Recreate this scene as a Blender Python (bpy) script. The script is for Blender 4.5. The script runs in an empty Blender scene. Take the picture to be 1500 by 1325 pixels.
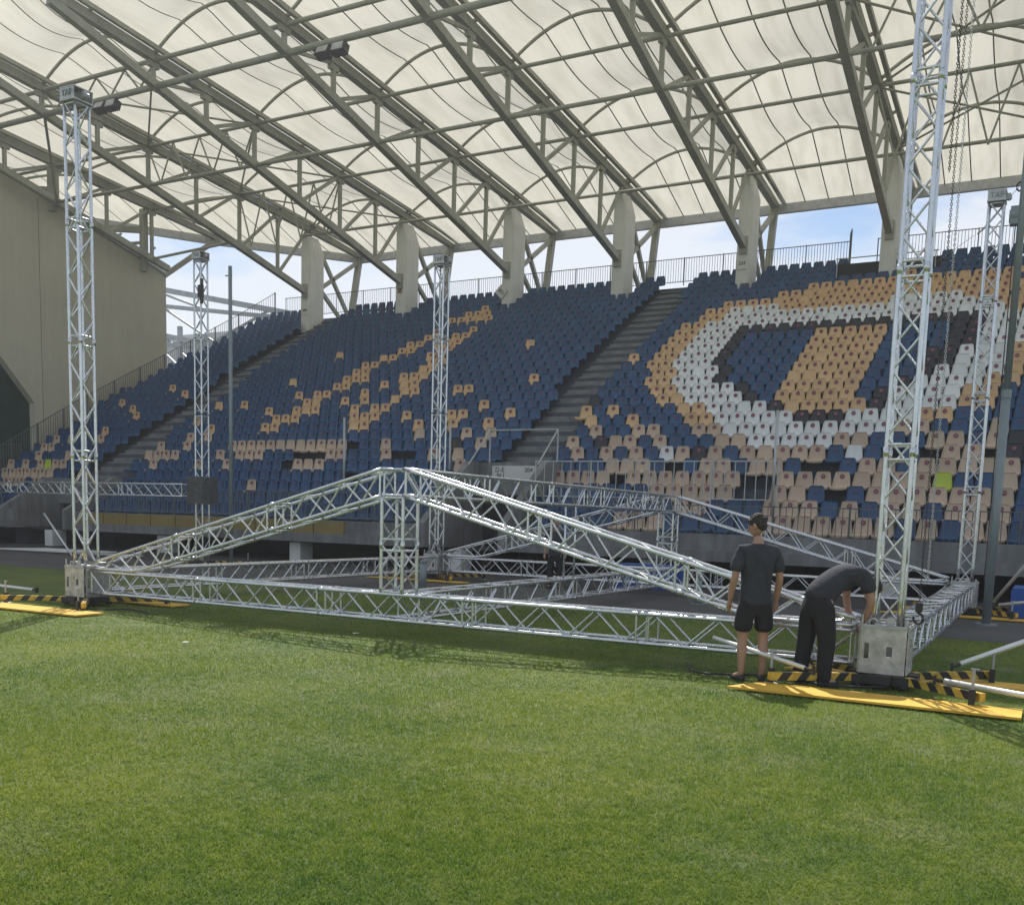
import bpy, math, random, mathutils
import numpy as np
from mathutils import Vector, Matrix
R = math.radians
sc = bpy.context.scene
col = sc.collection
rnd = random.Random(7)

# ---------------------------------------------------------------- camera, light, exposure
CAMZ = 1.737
YAW, PITCH, ROLL, FPX = 0.4947, 0.1211, 0.0302, 1444.6
cd = bpy.data.cameras.new('camera'); cam = bpy.data.objects.new('camera', cd); col.objects.link(cam)
_F = Vector((-math.sin(YAW)*math.cos(PITCH), math.cos(YAW)*math.cos(PITCH), -math.sin(PITCH)))
_R0 = Vector((math.cos(YAW), math.sin(YAW), 0)); _U0 = _R0.cross(_F)
_Rv = _R0*math.cos(ROLL) + _U0*math.sin(ROLL); _Uv = _U0*math.cos(ROLL) - _R0*math.sin(ROLL)
cam.matrix_world = Matrix(((_Rv.x, _Uv.x, -_F.x, 0), (_Rv.y, _Uv.y, -_F.y, 0), (_Rv.z, _Uv.z, -_F.z, CAMZ), (0, 0, 0, 1)))
cd.sensor_width = 36; cd.lens = 36*FPX/1500; cd.shift_y = (933-662.5)/1500
cd.clip_start = 0.1; cd.clip_end = 3000
sc.camera = cam
SUN_EL, SUN_AZ = R(51), math.atan2(-0.55, 0.835)      # sun behind the stand, to the left
w = bpy.data.worlds.new('World'); sc.world = w; w.use_nodes = True
nt = w.node_tree; nt.nodes.clear()
out = nt.nodes.new('ShaderNodeOutputWorld'); bg = nt.nodes.new('ShaderNodeBackground')
sky = nt.nodes.new('ShaderNodeTexSky'); sky.sky_type = 'NISHITA'; sky.sun_disc = False
sky.sun_elevation = SUN_EL; sky.sun_rotation = SUN_AZ; sky.air_density = 1.0; sky.dust_density = 0.4
tc = nt.nodes.new('ShaderNodeTexCoord'); mp = nt.nodes.new('ShaderNodeMapping'); mp.inputs['Scale'].default_value = (1, 1, 3.2)
mp.inputs['Location'].default_value = (3.1, 1.2, .4)
nz = nt.nodes.new('ShaderNodeTexNoise'); nz.inputs['Scale'].default_value = 2.6; nz.inputs['Detail'].default_value = 9; nz.inputs['Roughness'].default_value = .58
cr = nt.nodes.new('ShaderNodeValToRGB'); cr.color_ramp.elements[0].position = .43; cr.color_ramp.elements[1].position = .57
cr.color_ramp.elements[1].color = (.85, .85, .85, 1)
mx = nt.nodes.new('ShaderNodeMix'); mx.data_type = 'RGBA'
mx.inputs['B'].default_value = (7.3, 7.5, 7.9, 1)
nt.links.new(tc.outputs['Generated'], mp.inputs['Vector']); nt.links.new(mp.outputs[0], nz.inputs['Vector'])
nt.links.new(nz.outputs['Fac'], cr.inputs[0]); nt.links.new(cr.outputs[0], mx.inputs['Factor'])
nt.links.new(sky.outputs[0], mx.inputs['A']); nt.links.new(mx.outputs['Result'], bg.inputs[0])
bg.inputs[1].default_value = 0.115
nt.links.new(bg.outputs[0], out.inputs[0])
sl = bpy.data.lights.new('sun', 'SUN'); sl.energy = 5.0; sl.angle = R(.5); sl.color = (1, .955, .88)
so = bpy.data.objects.new('sun', sl); col.objects.link(so)
SDIR = Vector((-0.55*math.cos(SUN_EL), 0.835*math.cos(SUN_EL), math.sin(SUN_EL)))
so.rotation_euler = SDIR.to_track_quat('Z', 'Y').to_euler(); so.location = (-20, 40, 40)
sc.view_settings.view_transform = 'Standard'; sc.view_settings.look = 'None'
sc.view_settings.exposure = 0.13; sc.view_settings.gamma = 1
sc.render.engine = 'CYCLES'
sc.cycles.max_bounces = 8; sc.cycles.transparent_max_bounces = 8

# ---------------------------------------------------------------- materials
def mat(name, c, rough=.6, metal=0.0, var=.12, scale=3.0, bump=0.0, bscale=40, c2=None, spec=.5, coord='Object', streak=0, rand=0):
    m = bpy.data.materials.new(name); m.use_nodes = True; n = m.node_tree; b = n.nodes['Principled BSDF']
    b.inputs['Roughness'].default_value = rough; b.inputs['Metallic'].default_value = metal
    b.inputs['Specular IOR Level'].default_value = spec
    t = n.nodes.new('ShaderNodeTexCoord'); z = n.nodes.new('ShaderNodeTexNoise'); z.inputs['Scale'].default_value = scale
    z.inputs['Detail'].default_value = 6; z.inputs['Roughness'].default_value = .6
    r = n.nodes.new('ShaderNodeValToRGB'); r.color_ramp.elements[0].position = .3; r.color_ramp.elements[1].position = .7
    a = [x*(1-var) for x in c]; d = list(c2) if c2 else [min(1, x*(1+var)) for x in c]
    r.color_ramp.elements[0].color = (*a, 1); r.color_ramp.elements[1].color = (*d, 1)
    n.links.new(t.outputs[coord], z.inputs['Vector']); n.links.new(z.outputs['Fac'], r.inputs[0]); n.links.new(r.outputs[0], b.inputs['Base Color'])
    def mul(src, fac_out, lo, hi):
        mr = n.nodes.new('ShaderNodeMapRange'); mr.inputs['From Min'].default_value = lo[0]; mr.inputs['From Max'].default_value = hi[0]; mr.inputs['To Min'].default_value = lo[1]; mr.inputs['To Max'].default_value = hi[1]
        x = n.nodes.new('ShaderNodeVectorMath'); x.operation = 'SCALE'; n.links.new(fac_out, mr.inputs[0]); n.links.new(src, x.inputs[0]); n.links.new(mr.outputs[0], x.inputs['Scale']); n.links.new(x.outputs[0], b.inputs['Base Color']); return x.outputs[0]
    cur = r.outputs[0]
    if streak:
        mp = n.nodes.new('ShaderNodeMapping'); mp.inputs['Scale'].default_value = (2.2, 2.2, .16); zs = n.nodes.new('ShaderNodeTexNoise'); zs.inputs['Scale'].default_value = 1.6; zs.inputs['Detail'].default_value = 9; zs.inputs['Roughness'].default_value = .7
        n.links.new(t.outputs[coord], mp.inputs[0]); n.links.new(mp.outputs[0], zs.inputs['Vector']); cur = mul(cur, zs.outputs['Fac'], (.35, 1-streak), (.6, 1+streak*.3))
    if rand:
        oi = n.nodes.new('ShaderNodeObjectInfo'); cur = mul(cur, oi.outputs['Random'], (0, 1-rand), (1, 1+rand))
    if metal > .3:
        mr = n.nodes.new('ShaderNodeMapRange'); mr.inputs['To Min'].default_value = rough*.8; mr.inputs['To Max'].default_value = min(1, rough*1.35)
        z2 = n.nodes.new('ShaderNodeTexNoise'); z2.inputs['Scale'].default_value = 9; n.links.new(t.outputs[coord], z2.inputs['Vector'])
        n.links.new(z2.outputs['Fac'], mr.inputs[0]); n.links.new(mr.outputs[0], b.inputs['Roughness'])
    if bump:
        z3 = n.nodes.new('ShaderNodeTexNoise'); z3.inputs['Scale'].default_value = bscale; z3.inputs['Detail'].default_value = 8
        bp = n.nodes.new('ShaderNodeBump'); bp.inputs['Strength'].default_value = bump; bp.inputs['Distance'].default_value = .02
        n.links.new(t.outputs[coord], z3.inputs['Vector']); n.links.new(z3.outputs['Fac'], bp.inputs['Height']); n.links.new(bp.outputs[0], b.inputs['Normal'])
    return m
M = {}
M['alu'] = mat('aluminium', (.66, .68, .70), .25, .9, .1, 5)
M['alu_plate'] = mat('scuffed_plate', (.52, .52, .50), .5, .55, .35, 9, c2=(.66, .66, .64))
M['steel'] = mat('galvanised', (.45, .47, .48), .5, .7, .15, 4)
M['roofsteel'] = mat('roof_paint', (.34, .345, .285), .55, 0, .16, 1.2, streak=.12)
M['column'] = mat('column_concrete', (.72, .72, .69), .85, 0, .10, .8, .15, 30, streak=.07)
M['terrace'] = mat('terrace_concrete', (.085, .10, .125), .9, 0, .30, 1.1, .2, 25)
M['step'] = mat('step_concrete', (.19, .20, .205), .9, 0, .3, 2.0)
M['fascia'] = mat('fascia', (.20, .205, .205), .8, 0, .25, 1, streak=.3)
M['dark'] = mat('dark_recess', (.035, .037, .04), .9, 0, .2, 1)  # shade of recess and passages put into the colour; far windows share it
M['yellow'] = mat('yellow_panel', (.27, .20, .065), .6, 0, .15, 1)
M['board'] = mat('yellow_board', (.74, .42, .03), .5, 0, .12, 2.5, .25, 30, streak=.0, c2=(.82, .50, .06))
M['stripeY'] = mat('stripe_yellow', (.55, .37, .05), .55, 0, .35, 14)
M['stripeK'] = mat('stripe_black', (.018, .018, .018), .5, 0, .15, 10)
M['black'] = mat('black_steel', (.02, .02, .022), .5, 0, .2, 10)
M['whitetube'] = mat('white_tube', (.72, .73, .72), .35, .5, .08, 8)
M['wall'] = mat('render_wall', (.54, .51, .405), .85, 0, .08, .35, .05, 20, streak=.05)
M['green'] = mat('green_panel', (.018, .055, .04), .6, 0, .2, 1)
M['fence'] = mat('fence_steel', (.13, .14, .14), .6, .3, .1, 2)
M['fencelt'] = mat('fence_galvanised', (.48, .50, .50), .5, .5, .1, 2)
M['mast'] = mat('mast_paint', (.22, .26, .27), .45, .2, .1, 2)
M['bldg'] = mat('far_building', (.55, .56, .56), .8, 0, .08, .6)
M['white'] = mat('white_sheet', (.70, .70, .70), .6, 0, .08, 3)
M['plate'] = mat('sign_plate', (.66, .66, .63), .6, 0, .05, 3)
M['ink'] = mat('sign_ink', (.04, .04, .045), .7, 0, .05, 3)
M['bluemat'] = mat('blue_sheet', (.02, .09, .36), .6, 0, .1, 3)
M['seatB'] = mat('seat_blue', (.017, .070, .165), .42, 0, .22, 1.3, rand=.10)
M['seatO'] = mat('seat_tan', (.60, .40, .215), .5, 0, .12, 1.0, rand=.10)
M['badgeB'] = mat('badge_on_blue', (.085, .045, .10), .5, 0, .3, 30, coord='Generated')
M['seatP'] = mat('seat_beige', (.50, .385, .285), .5, 0, .14, 1.0, rand=.10)
M['seatW'] = mat('seat_white', (.68, .70, .70), .5, 0, .12, 1.5, rand=.10)
M['seatK'] = mat('seat_black', (.022, .024, .03), .45, 0, .2, 1.5, rand=.10)
M['seatL'] = mat('seat_lime', (.45, .55, .06), .5, 0, .08, 1.5, rand=.10)
M['badge'] = mat('badge_print', (.17, .045, .075), .5, 0, .3, 30, coord='Generated')
M['tee'] = mat('charcoal_tee', (.034, .038, .050), .9, 0, .3, 9, 1.0, 9)
M['trouser'] = mat('black_cloth', (.014, .015, .018), .9, 0, .3, 9, 1.0, 8)
M['skin'] = mat('skin', (.40, .225, .155), .5, 0, .1, 12)
M['hair'] = mat('dark_hair', (.022, .016, .012), .6, 0, .4, 60, .6, 120)
M['shoe'] = mat('dark_shoe', (.02, .02, .022), .6, 0, .2, 12)
M['track'] = mat('track_surface', (.080, .080, .078), .92, 0, .18, .5, .3, 90)
M['asphalt'] = mat('asphalt', (.034, .035, .037), .92, 0, .15, .6, .3, 80)

def membrane_mat():
    m = bpy.data.materials.new('membrane'); m.use_nodes = True; n = m.node_tree; n.nodes.clear()
    o = n.nodes.new('ShaderNodeOutputMaterial'); t = n.nodes.new('ShaderNodeBsdfTranslucent'); d = n.nodes.new('ShaderNodeBsdfDiffuse'); x = n.nodes.new('ShaderNodeMixShader')
    tc = n.nodes.new('ShaderNodeTexCoord'); z = n.nodes.new('ShaderNodeTexNoise'); z.inputs['Scale'].default_value = .35; z.inputs['Detail'].default_value = 5
    r = n.nodes.new('ShaderNodeValToRGB'); r.color_ramp.elements[0].color = (.62, .60, .515, 1); r.color_ramp.elements[1].color = (.71, .69, .60, 1)
    n.links.new(tc.outputs['Object'], z.inputs['Vector']); n.links.new(z.outputs['Fac'], r.inputs[0])
    n.links.new(r.outputs[0], t.inputs[0]); n.links.new(r.outputs[0], d.inputs[0])
    x.inputs[0].default_value = .50
    mp = n.nodes.new('ShaderNodeMapping'); mp.inputs['Scale'].default_value = (1.6, .25, 1); z2 = n.nodes.new('ShaderNodeTexNoise'); z2.inputs['Scale'].default_value = 1.3; z2.inputs['Detail'].default_value = 8
    n.links.new(tc.outputs['Object'], mp.inputs[0]); n.links.new(mp.outputs[0], z2.inputs['Vector'])
    r2 = n.nodes.new('ShaderNodeValToRGB'); r2.color_ramp.elements[0].position = .32; r2.color_ramp.elements[1].position = .58; r2.color_ramp.elements[0].color = (.86, .855, .83, 1); r2.color_ramp.elements[1].color = (1.02, 1.02, 1.02, 1)
    mm = n.nodes.new('ShaderNodeMix'); mm.data_type = 'RGBA'; mm.blend_type = 'MULTIPLY'; mm.inputs['Factor'].default_value = 1
    n.links.new(z2.outputs['Fac'], r2.inputs[0]); n.links.new(r.outputs[0], mm.inputs['A']); n.links.new(r2.outputs[0], mm.inputs['B'])
    n.links.new(mm.outputs['Result'], t.inputs[0]); n.links.new(mm.outputs['Result'], d.inputs[0])
    n.links.new(t.outputs[0], x.inputs[1]); n.links.new(d.outputs[0], x.inputs[2]); n.links.new(x.outputs[0], o.inputs[0])
    return m
M['membrane'] = membrane_mat()
M['seam'] = mat('seam_strip', (.22, .21, .18), .8, 0, .1, 2)

def grass_mat(name, blade):
    m = bpy.data.materials.new(name); m.use_nodes = True; n = m.node_tree; b = n.nodes['Principled BSDF']
    g = n.nodes.new('ShaderNodeNewGeometry'); L = n.links.new
    def noise(s, det=5, stretch=None):
        z = n.nodes.new('ShaderNodeTexNoise'); z.inputs['Scale'].default_value = s; z.inputs['Detail'].default_value = det; z.inputs['Roughness'].default_value = .62
        if stretch:
            mp = n.nodes.new('ShaderNodeMapping'); mp.inputs['Scale'].default_value = stretch; L(g.outputs['Position'], mp.inputs[0]); L(mp.outputs[0], z.inputs['Vector'])
        else: L(g.outputs['Position'], z.inputs['Vector'])
        return z
    def ramp(src, p0, p1, c0, c1):
        r = n.nodes.new('ShaderNodeValToRGB'); r.color_ramp.elements[0].position = p0; r.color_ramp.elements[1].position = p1
        r.color_ramp.elements[0].color = (*c0, 1); r.color_ramp.elements[1].color = (*c1, 1); L(src, r.inputs[0]); return r
    def mix(f, a, bb):
        x = n.nodes.new('ShaderNodeMix'); x.data_type = 'RGBA'; L(f, x.inputs['Factor']); L(a, x.inputs['A']); L(bb, x.inputs['B']); return x
    base = ramp(noise(.42, 6).outputs['Fac'], .35, .68, (.058, .118, .016), (.205, .235, .026))
    fine = ramp(noise(7, 6).outputs['Fac'], .35, .7, (.052, .105, .022), (.19, .22, .055))
    x1 = n.nodes.new('ShaderNodeMix'); x1.data_type = 'RGBA'; x1.inputs['Factor'].default_value = .5; L(base.outputs[0], x1.inputs['A']); L(fine.outputs[0], x1.inputs['B'])
    dry = ramp(noise(.9, 9, (1, 1.25, 1)).outputs['Fac'], .52, .72, (0, 0, 0), (.75, .75, .75))
    dcol = ramp(noise(26, 3).outputs['Fac'], .4, .62, (.080, .125, .040), (.30, .30, .16))
    x2 = mix(dry.outputs[0], x1.outputs['Result'], dcol.outputs[0])
    src = x2
    if blade:
        v = ramp(noise(140, 1).outputs['Fac'], .35, .68, (1.1, 1.15, .95), (2.5, 2.4, 2.1))
        xm = n.nodes.new('ShaderNodeMix'); xm.data_type = 'RGBA'; xm.blend_type = 'MULTIPLY'; xm.inputs['Factor'].default_value = 1
        L(src.outputs['Result'], xm.inputs['A']); L(v.outputs[0], xm.inputs['B']); src = xm
        tr = n.nodes.new('ShaderNodeBsdfTranslucent'); L(src.outputs['Result'], tr.inputs[0])
        ms = n.nodes.new('ShaderNodeMixShader'); ms.inputs[0].default_value = .42
        L(b.outputs[0], ms.inputs[1]); L(tr.outputs[0], ms.inputs[2]); L(ms.outputs[0], n.nodes['Material Output'].inputs[0])
    else:
        z = noise(60, 8); bp = n.nodes.new('ShaderNodeBump'); bp.inputs['Strength'].default_value = .9; bp.inputs['Distance'].default_value = .04
        L(z.outputs['Fac'], bp.inputs['Height']); L(bp.outputs[0], b.inputs['Normal'])
    L(src.outputs['Result'], b.inputs['Base Color']); b.inputs['Roughness'].default_value = .6; b.inputs['Specular IOR Level'].default_value = .25
    return m
M['grass'] = grass_mat('grass_ground', False); M['blade'] = grass_mat('grass_blade', True)

# ---------------------------------------------------------------- mesh helpers
def wl(o):
    v = Vector((0, 0, 0)); 
    while o is not None: v += o.location; o = o.parent
    return v
class MB:
    """collects boxes, tubes and prisms in world space and links them as ONE mesh object"""
    def __init__(s): s.v = []; s.f = []; s.m = []
    def add(s, vs, fs, mi=0):
        o = len(s.v); s.v += [tuple(p) for p in vs]; s.f += [tuple(i+o for i in f) for f in fs]; s.m += [mi]*len(fs); return s
    def box(s, c, d, mi=0, M3=None):
        x, y, z = d[0]/2, d[1]/2, d[2]/2; vs = []
        for a in ((-x, -y, -z), (x, -y, -z), (x, y, -z), (-x, y, -z), (-x, -y, z), (x, -y, z), (x, y, z), (-x, y, z)):
            p = Vector(a); p = (M3 @ p) if M3 else p; vs.append(p+Vector(c))
        return s.add(vs, [(0, 3, 2, 1), (4, 5, 6, 7), (0, 1, 5, 4), (1, 2, 6, 5), (2, 3, 7, 6), (3, 0, 4, 7)], mi)
    def bb(s, x0, x1, y0, y1, z0, z1, mi=0):
        return s.box(((x0+x1)/2, (y0+y1)/2, (z0+z1)/2), (abs(x1-x0), abs(y1-y0), abs(z1-z0)), mi)
    def bar(s, p, q, wd, ht, mi=0, up=Vector((0, 0, 1))):
        p = Vector(p); q = Vector(q); d = q-p; L = d.length
        if L < 1e-6: return s
        d.normalize(); a = d.cross(up)
        if a.length < 1e-3: a = d.cross(Vector((0, 1, 0)))
        a.normalize(); b = a.cross(d); M3 = Matrix((a, d, b)).transposed()
        return s.box((p+q)/2, (wd, L, ht), mi, M3)
    def tube(s, pts, r, n=8, mi=0, cap=True, r2=None):
        pts = [Vector(p) for p in pts]; N = len(pts); rings = []
        for i, p in enumerate(pts):
            d = (pts[min(i+1, N-1)]-pts[max(i-1, 0)]).normalized()
            a = d.cross(Vector((0, 0, 1)))
            if a.length < .05: a = d.cross(Vector((0, 1, 0)))
            a.normalize(); b = a.cross(d); rr = r if r2 is None else r+(r2-r)*i/(N-1)
            rings.append([p+(a*math.cos(2*math.pi*k/n)+b*math.sin(2*math.pi*k/n))*rr for k in range(n)])
        vs = [v for g in rings for v in g]; fs = []
        for i in range(N-1):
            for k in range(n): fs.append((i*n+k, i*n+(k+1) % n, (i+1)*n+(k+1) % n, (i+1)*n+k))
        if cap: fs.append(tuple(range(n))[::-1]); fs.append(tuple((N-1)*n+k for k in range(n)))
        return s.add(vs, fs, mi)
    def prism(s, poly, ax, a0, a1, mi=0):
        """poly of 2-D points extruded along axis ax ('x': points are (y,z); 'y': (x,z); 'z': (x,y))"""
        def P(u, v, a): return {'x': (a, u, v), 'y': (u, a, v), 'z': (u, v, a)}[ax]
        n = len(poly); vs = [P(u, v, a0) for u, v in poly]+[P(u, v, a1) for u, v in poly]
        fs = [tuple(range(n)), tuple(range(n, 2*n))[::-1]]+[(i, i+n, (i+1) % n+n, (i+1) % n) for i in range(n)]
        return s.add(vs, fs, mi)
    def build(s, name, mats, parent=None, smooth=False, at=None):
        mats = mats if isinstance(mats, (list, tuple)) else [mats]
        off = wl(parent) if parent is not None else Vector((0, 0, 0))
        loc = Vector((0, 0, 0))
        if parent is None:
            if at is None:
                a = np.array(s.v); at = ((a[:, 0].min()+a[:, 0].max())/2, (a[:, 1].min()+a[:, 1].max())/2, a[:, 2].min())
            loc = Vector(at); off = loc
        me = bpy.data.meshes.new(name)
        me.from_pydata([(v[0]-off.x, v[1]-off.y, v[2]-off.z) for v in s.v], [], s.f)
        for k in mats: me.materials.append(k)
        me.polygons.foreach_set('material_index', s.m)
        if smooth: me.polygons.foreach_set('use_smooth', [True]*len(s.f))
        me.update(); o = bpy.data.objects.new(name, me); col.objects.link(o); o.location = loc
        if parent is not None: o.parent = parent
        return o
def tag(o, label=None, cat=None, group=None, kind=None):
    if label: o['label'] = label
    if cat: o['category'] = cat
    if group: o['group'] = group
    if kind: o['kind'] = kind
    return o
def empty(name, loc, label=None, cat=None, group=None):
    o = bpy.data.objects.new(name, None); col.objects.link(o); o.location = loc; o.empty_display_size = .3
    return tag(o, label, cat, group)
def dup(root, loc, label=None, rz=None):
    def cp(o, par):
        c = o.copy(); col.objects.link(c); c.parent = par
        for ch in [x for x in KIDS.get(o.name, [])]: KIDS.setdefault(c.name, []); k = cp(ch, c); KIDS[c.name].append(k)
        return c
    def scan(o):
        if o.name not in KIDS: KIDS[o.name] = [x for x in bpy.data.objects if x.parent == o]
        for x in KIDS[o.name]: scan(x)
    scan(root); r = cp(root, None); r.location = loc
    if rz is not None: r.rotation_euler[2] = rz
    if label: r['label'] = label
    return r
KIDS = {}
def text_obj(txt, size, origin, xdir, ydir, mat_, parent, name='lettering', depth=.006, align='CENTER'):
    cu = bpy.data.curves.new('tmp', 'FONT'); cu.body = txt; cu.size = size; cu.align_x = align; cu.align_y = 'CENTER'; cu.extrude = depth
    t = bpy.data.objects.new('tmp', cu); col.objects.link(t)
    dg = bpy.context.evaluated_depsgraph_get(); dg.update()
    me = bpy.data.meshes.new_from_object(t.evaluated_get(dg)); bpy.data.objects.remove(t); bpy.data.curves.remove(cu)
    x = Vector(xdir).normalized(); y = Vector(ydir).normalized(); z = x.cross(y)
    Mx = Matrix(((x.x, y.x, z.x, 0), (x.y, y.y, z.y, 0), (x.z, y.z, z.z, 0), (0, 0, 0, 1)))
    me.transform(Matrix.Translation(Vector(origin)-wl(parent)) @ Mx)
    me.materials.clear(); me.materials.append(mat_); me.name = name
    o = bpy.data.objects.new(name, me); col.objects.link(o); o.parent = parent
    return o
KS, KT = 1.09, .93
def S(x, y, z): return Vector((x*KS, y*KS, CAMZ+(z-CAMZ)*KS))
def SZ(z): return CAMZ+(z-CAMZ)*KS
def T(x, y, z): return Vector((x*KT, y*KT, CAMZ+(z-CAMZ)*KT))
# ================================================================ SETTING: pitch, track
def ground(name, x0, x1, y0, y1, z, m, n=1):
    b = MB(); b.add([(x0, y0, z), (x1, y0, z), (x1, y1, z), (x0, y1, z)], [(0, 1, 2, 3)])
    return tag(b.build(name, m, at=(0, 0, z)), kind='structure')
ground('terrain', -125, 125, -75, 130, -.02, M['asphalt'])
ground('pitch', -90, 90, -70, 17.25, 0, M['grass'])
ground('track', -90, 90, 17.25, 22.2, .002, M['track'])
ground('service_path', -90, 90, 22.2, 34, .001, M['asphalt'])

# ================================================================ GRANDSTAND
def rowY(i): return 24.966+.623*i
def rowZ(i): return 1.515+.404*i-.001*i*i
NR = 29
def leftend(i): return -40.75+max(0, i-14)*.1
stand = empty('grandstand', S(-20, 24.2, 0)*1.0, 'concrete grandstand terrace rising behind the stage frame, with blue and tan seats', 'grandstand')
stand.location.z = 0
t = MB(); XR = 6
for i in range(NR+1):
    y0, y1 = rowY(i)-.14, rowY(i+1)-.14
    z = rowZ(i)-.42; zp = rowZ(i-1)-.42 if i else .8
    if i == NR: y1 = 46.2
    segs = [(leftend(i), XR)]
    if i <= 3: segs = [(leftend(i), -35.6), (-31.6, -16.2), (-13.3, XR)]
    elif i == 4: segs = [(leftend(i), -16.2), (-13.3, XR)]
    for a, b in segs:
        P = [S(a, y0, zp), S(b, y0, zp), S(b, y0, z), S(a, y0, z), S(a, y1, z), S(b, y1, z), S(a, y1, z-1.4), S(b, y1, z-1.4), S(a, y0, z-1.4), S(b, y0, z-1.4)]
        t.add(P, [(0, 1, 2, 3), (3, 2, 5, 4), (3, 4, 6, 8), (2, 9, 7, 5)])
t.build('terrace', M['terrace'], stand)
def stair(x0, x1, i0):
    b = MB()
    for i in range(i0, NR):
        y = rowY(i)-.14; z = rowZ(i-1)-.42
        a = S(x0, y-.31, z); c = S(x1, y+.004, z+.21); b.bb(a.x, c.x, a.y, c.y, a.z, c.z)
        a = S(x0, y-.004, z+.38); c = S(x1, y+.33, z+.432); b.bb(a.x, c.x, a.y, c.y, a.z, c.z)
    return b.build('stairway', M['step'], stand)
stair(-34.85, -33.15, 4); stair(-15.95, -14.3, 5)
# front slab, fascia panels
f = MB()
for a, b in ((-40.75, -35.0), (-31.7, -16.2), (-13.3, XR)):
    p = S(a, 24.2, .78); q = S(b, 24.85, 1.06); f.bb(p.x, q.x, p.y, q.y, p.z, q.z)
    p = S(a, 24.3, 1.06); q = S(b, 24.42, 1.47); f.bb(p.x, q.x, p.y, q.y, p.z-.002, q.z)
f.build('front_slab', M['fascia'], stand)
f = MB(); p = S(-31, 24.22, .95); q = S(-19, 24.295, 1.44)
n = 10
for k in range(n):
    xa = p.x+(q.x-p.x)*k/n; xb = p.x+(q.x-p.x)*(k+1)/n-.05; f.bb(xa, xb, p.y, q.y, p.z, q.z)
f.build('yellow_panelling', M['yellow'], stand)
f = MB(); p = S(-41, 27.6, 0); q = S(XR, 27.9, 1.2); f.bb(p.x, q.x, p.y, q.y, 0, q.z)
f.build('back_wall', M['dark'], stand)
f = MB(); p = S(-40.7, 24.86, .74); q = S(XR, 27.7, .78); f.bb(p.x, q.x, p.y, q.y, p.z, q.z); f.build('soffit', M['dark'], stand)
for k in range(8):
    x = -33.2+6*k; f = MB(); p = S(x-.22, 24.5, 0); q = S(x+.22, 25.1, .78); f.bb(p.x, q.x, p.y, q.y, 0, q.z-.05); f.build('pillar', M['column'], stand)
# dark platform high in the terrace at right
f = MB(); p = S(-8.3, rowY(27)-.3, rowZ(26)+.0); q = S(-4.5, rowY(27)-.16, rowZ(28)-.05); f.bb(p.x, q.x, p.y, q.y, p.z, q.z)
p2 = S(-8.3, rowY(29)-.3, rowZ(28)-.05); f.bb(p.x, q.x, q.y, p2.y, q.z-.1, q.z-.004); f.build('platform', M['asphalt'], stand)

# entrances cut into the terrace
def vomitory(x0, x1, depth, ztop, name, label, sign=False):
    r = empty(name, S((x0+x1)/2, 24.3, .8), label, 'entrance')
    w_ = .22
    for xa in (x0, x1-w_):
        b = MB(); a = S(xa, 0, 0).x; c = S(xa+w_, 0, 0).x
        pr = [(24.05, .8), (24.05, 1.5), (24.05+depth*.75, ztop), (24.05+depth, ztop), (24.05+depth, .8)]
        b.prism([(S(0, y, z).y, S(0, y, z).z) for y, z in pr], 'x', a, c); b.build('side_wall', M['fascia'], r)
    b = MB(); p = S(x0+w_, 24.05+depth-.25, ztop-1.0); q = S(x1-w_, 24.05+depth+.7, ztop-.004); b.bb(p.x+.003, q.x-.003, p.y, q.y, p.z, q.z); b.build('lintel', M['fascia'], r)
    b = MB(); p = S(x0, 24.05+depth+.06, .5); q = S(x1, 24.05+depth+1.6, ztop-.6); b.bb(p.x-.3, q.x+.3, p.y, q.y, .0, q.z); b.build('tunnel_shade', M['dark'], r)  # solid dark block standing in for the shade inside the passage
    if sign:
        yy = S(0, 24.05+depth-.30, 0).y; xm = S((x0+x1)/2, 0, 0).x; zt = SZ(ztop)
        b = MB(); b.bb(xm-.85, xm+.85, yy, yy+.045, zt-.62, zt-.12); sg = b.build('sign_board', M['plate'], r)
        text_obj('D-E', .23, (xm-.55, yy-.004, zt-.26), (1, 0, 0), (0, 0, 1), M['ink'], sg)
        text_obj('BU', .23, (xm-.52, yy-.004, zt-.46), (1, 0, 0), (0, 0, 1), M['ink'], sg)
        text_obj('204', .21, (xm+.55, yy-.004, zt-.26), (1, 0, 0), (0, 0, 1), M['ink'], sg)
    return r
vomitory(-16.2, -13.3, 3.4, 3.42, 'stand_entrance', 'grey concrete entrance with a sign board at the foot of the central stairway', True)
vomitory(-35.6, -31.6, 2.8, 2.75, 'stand_entrance', 'plain grey concrete entrance block behind the left front tower')

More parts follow.
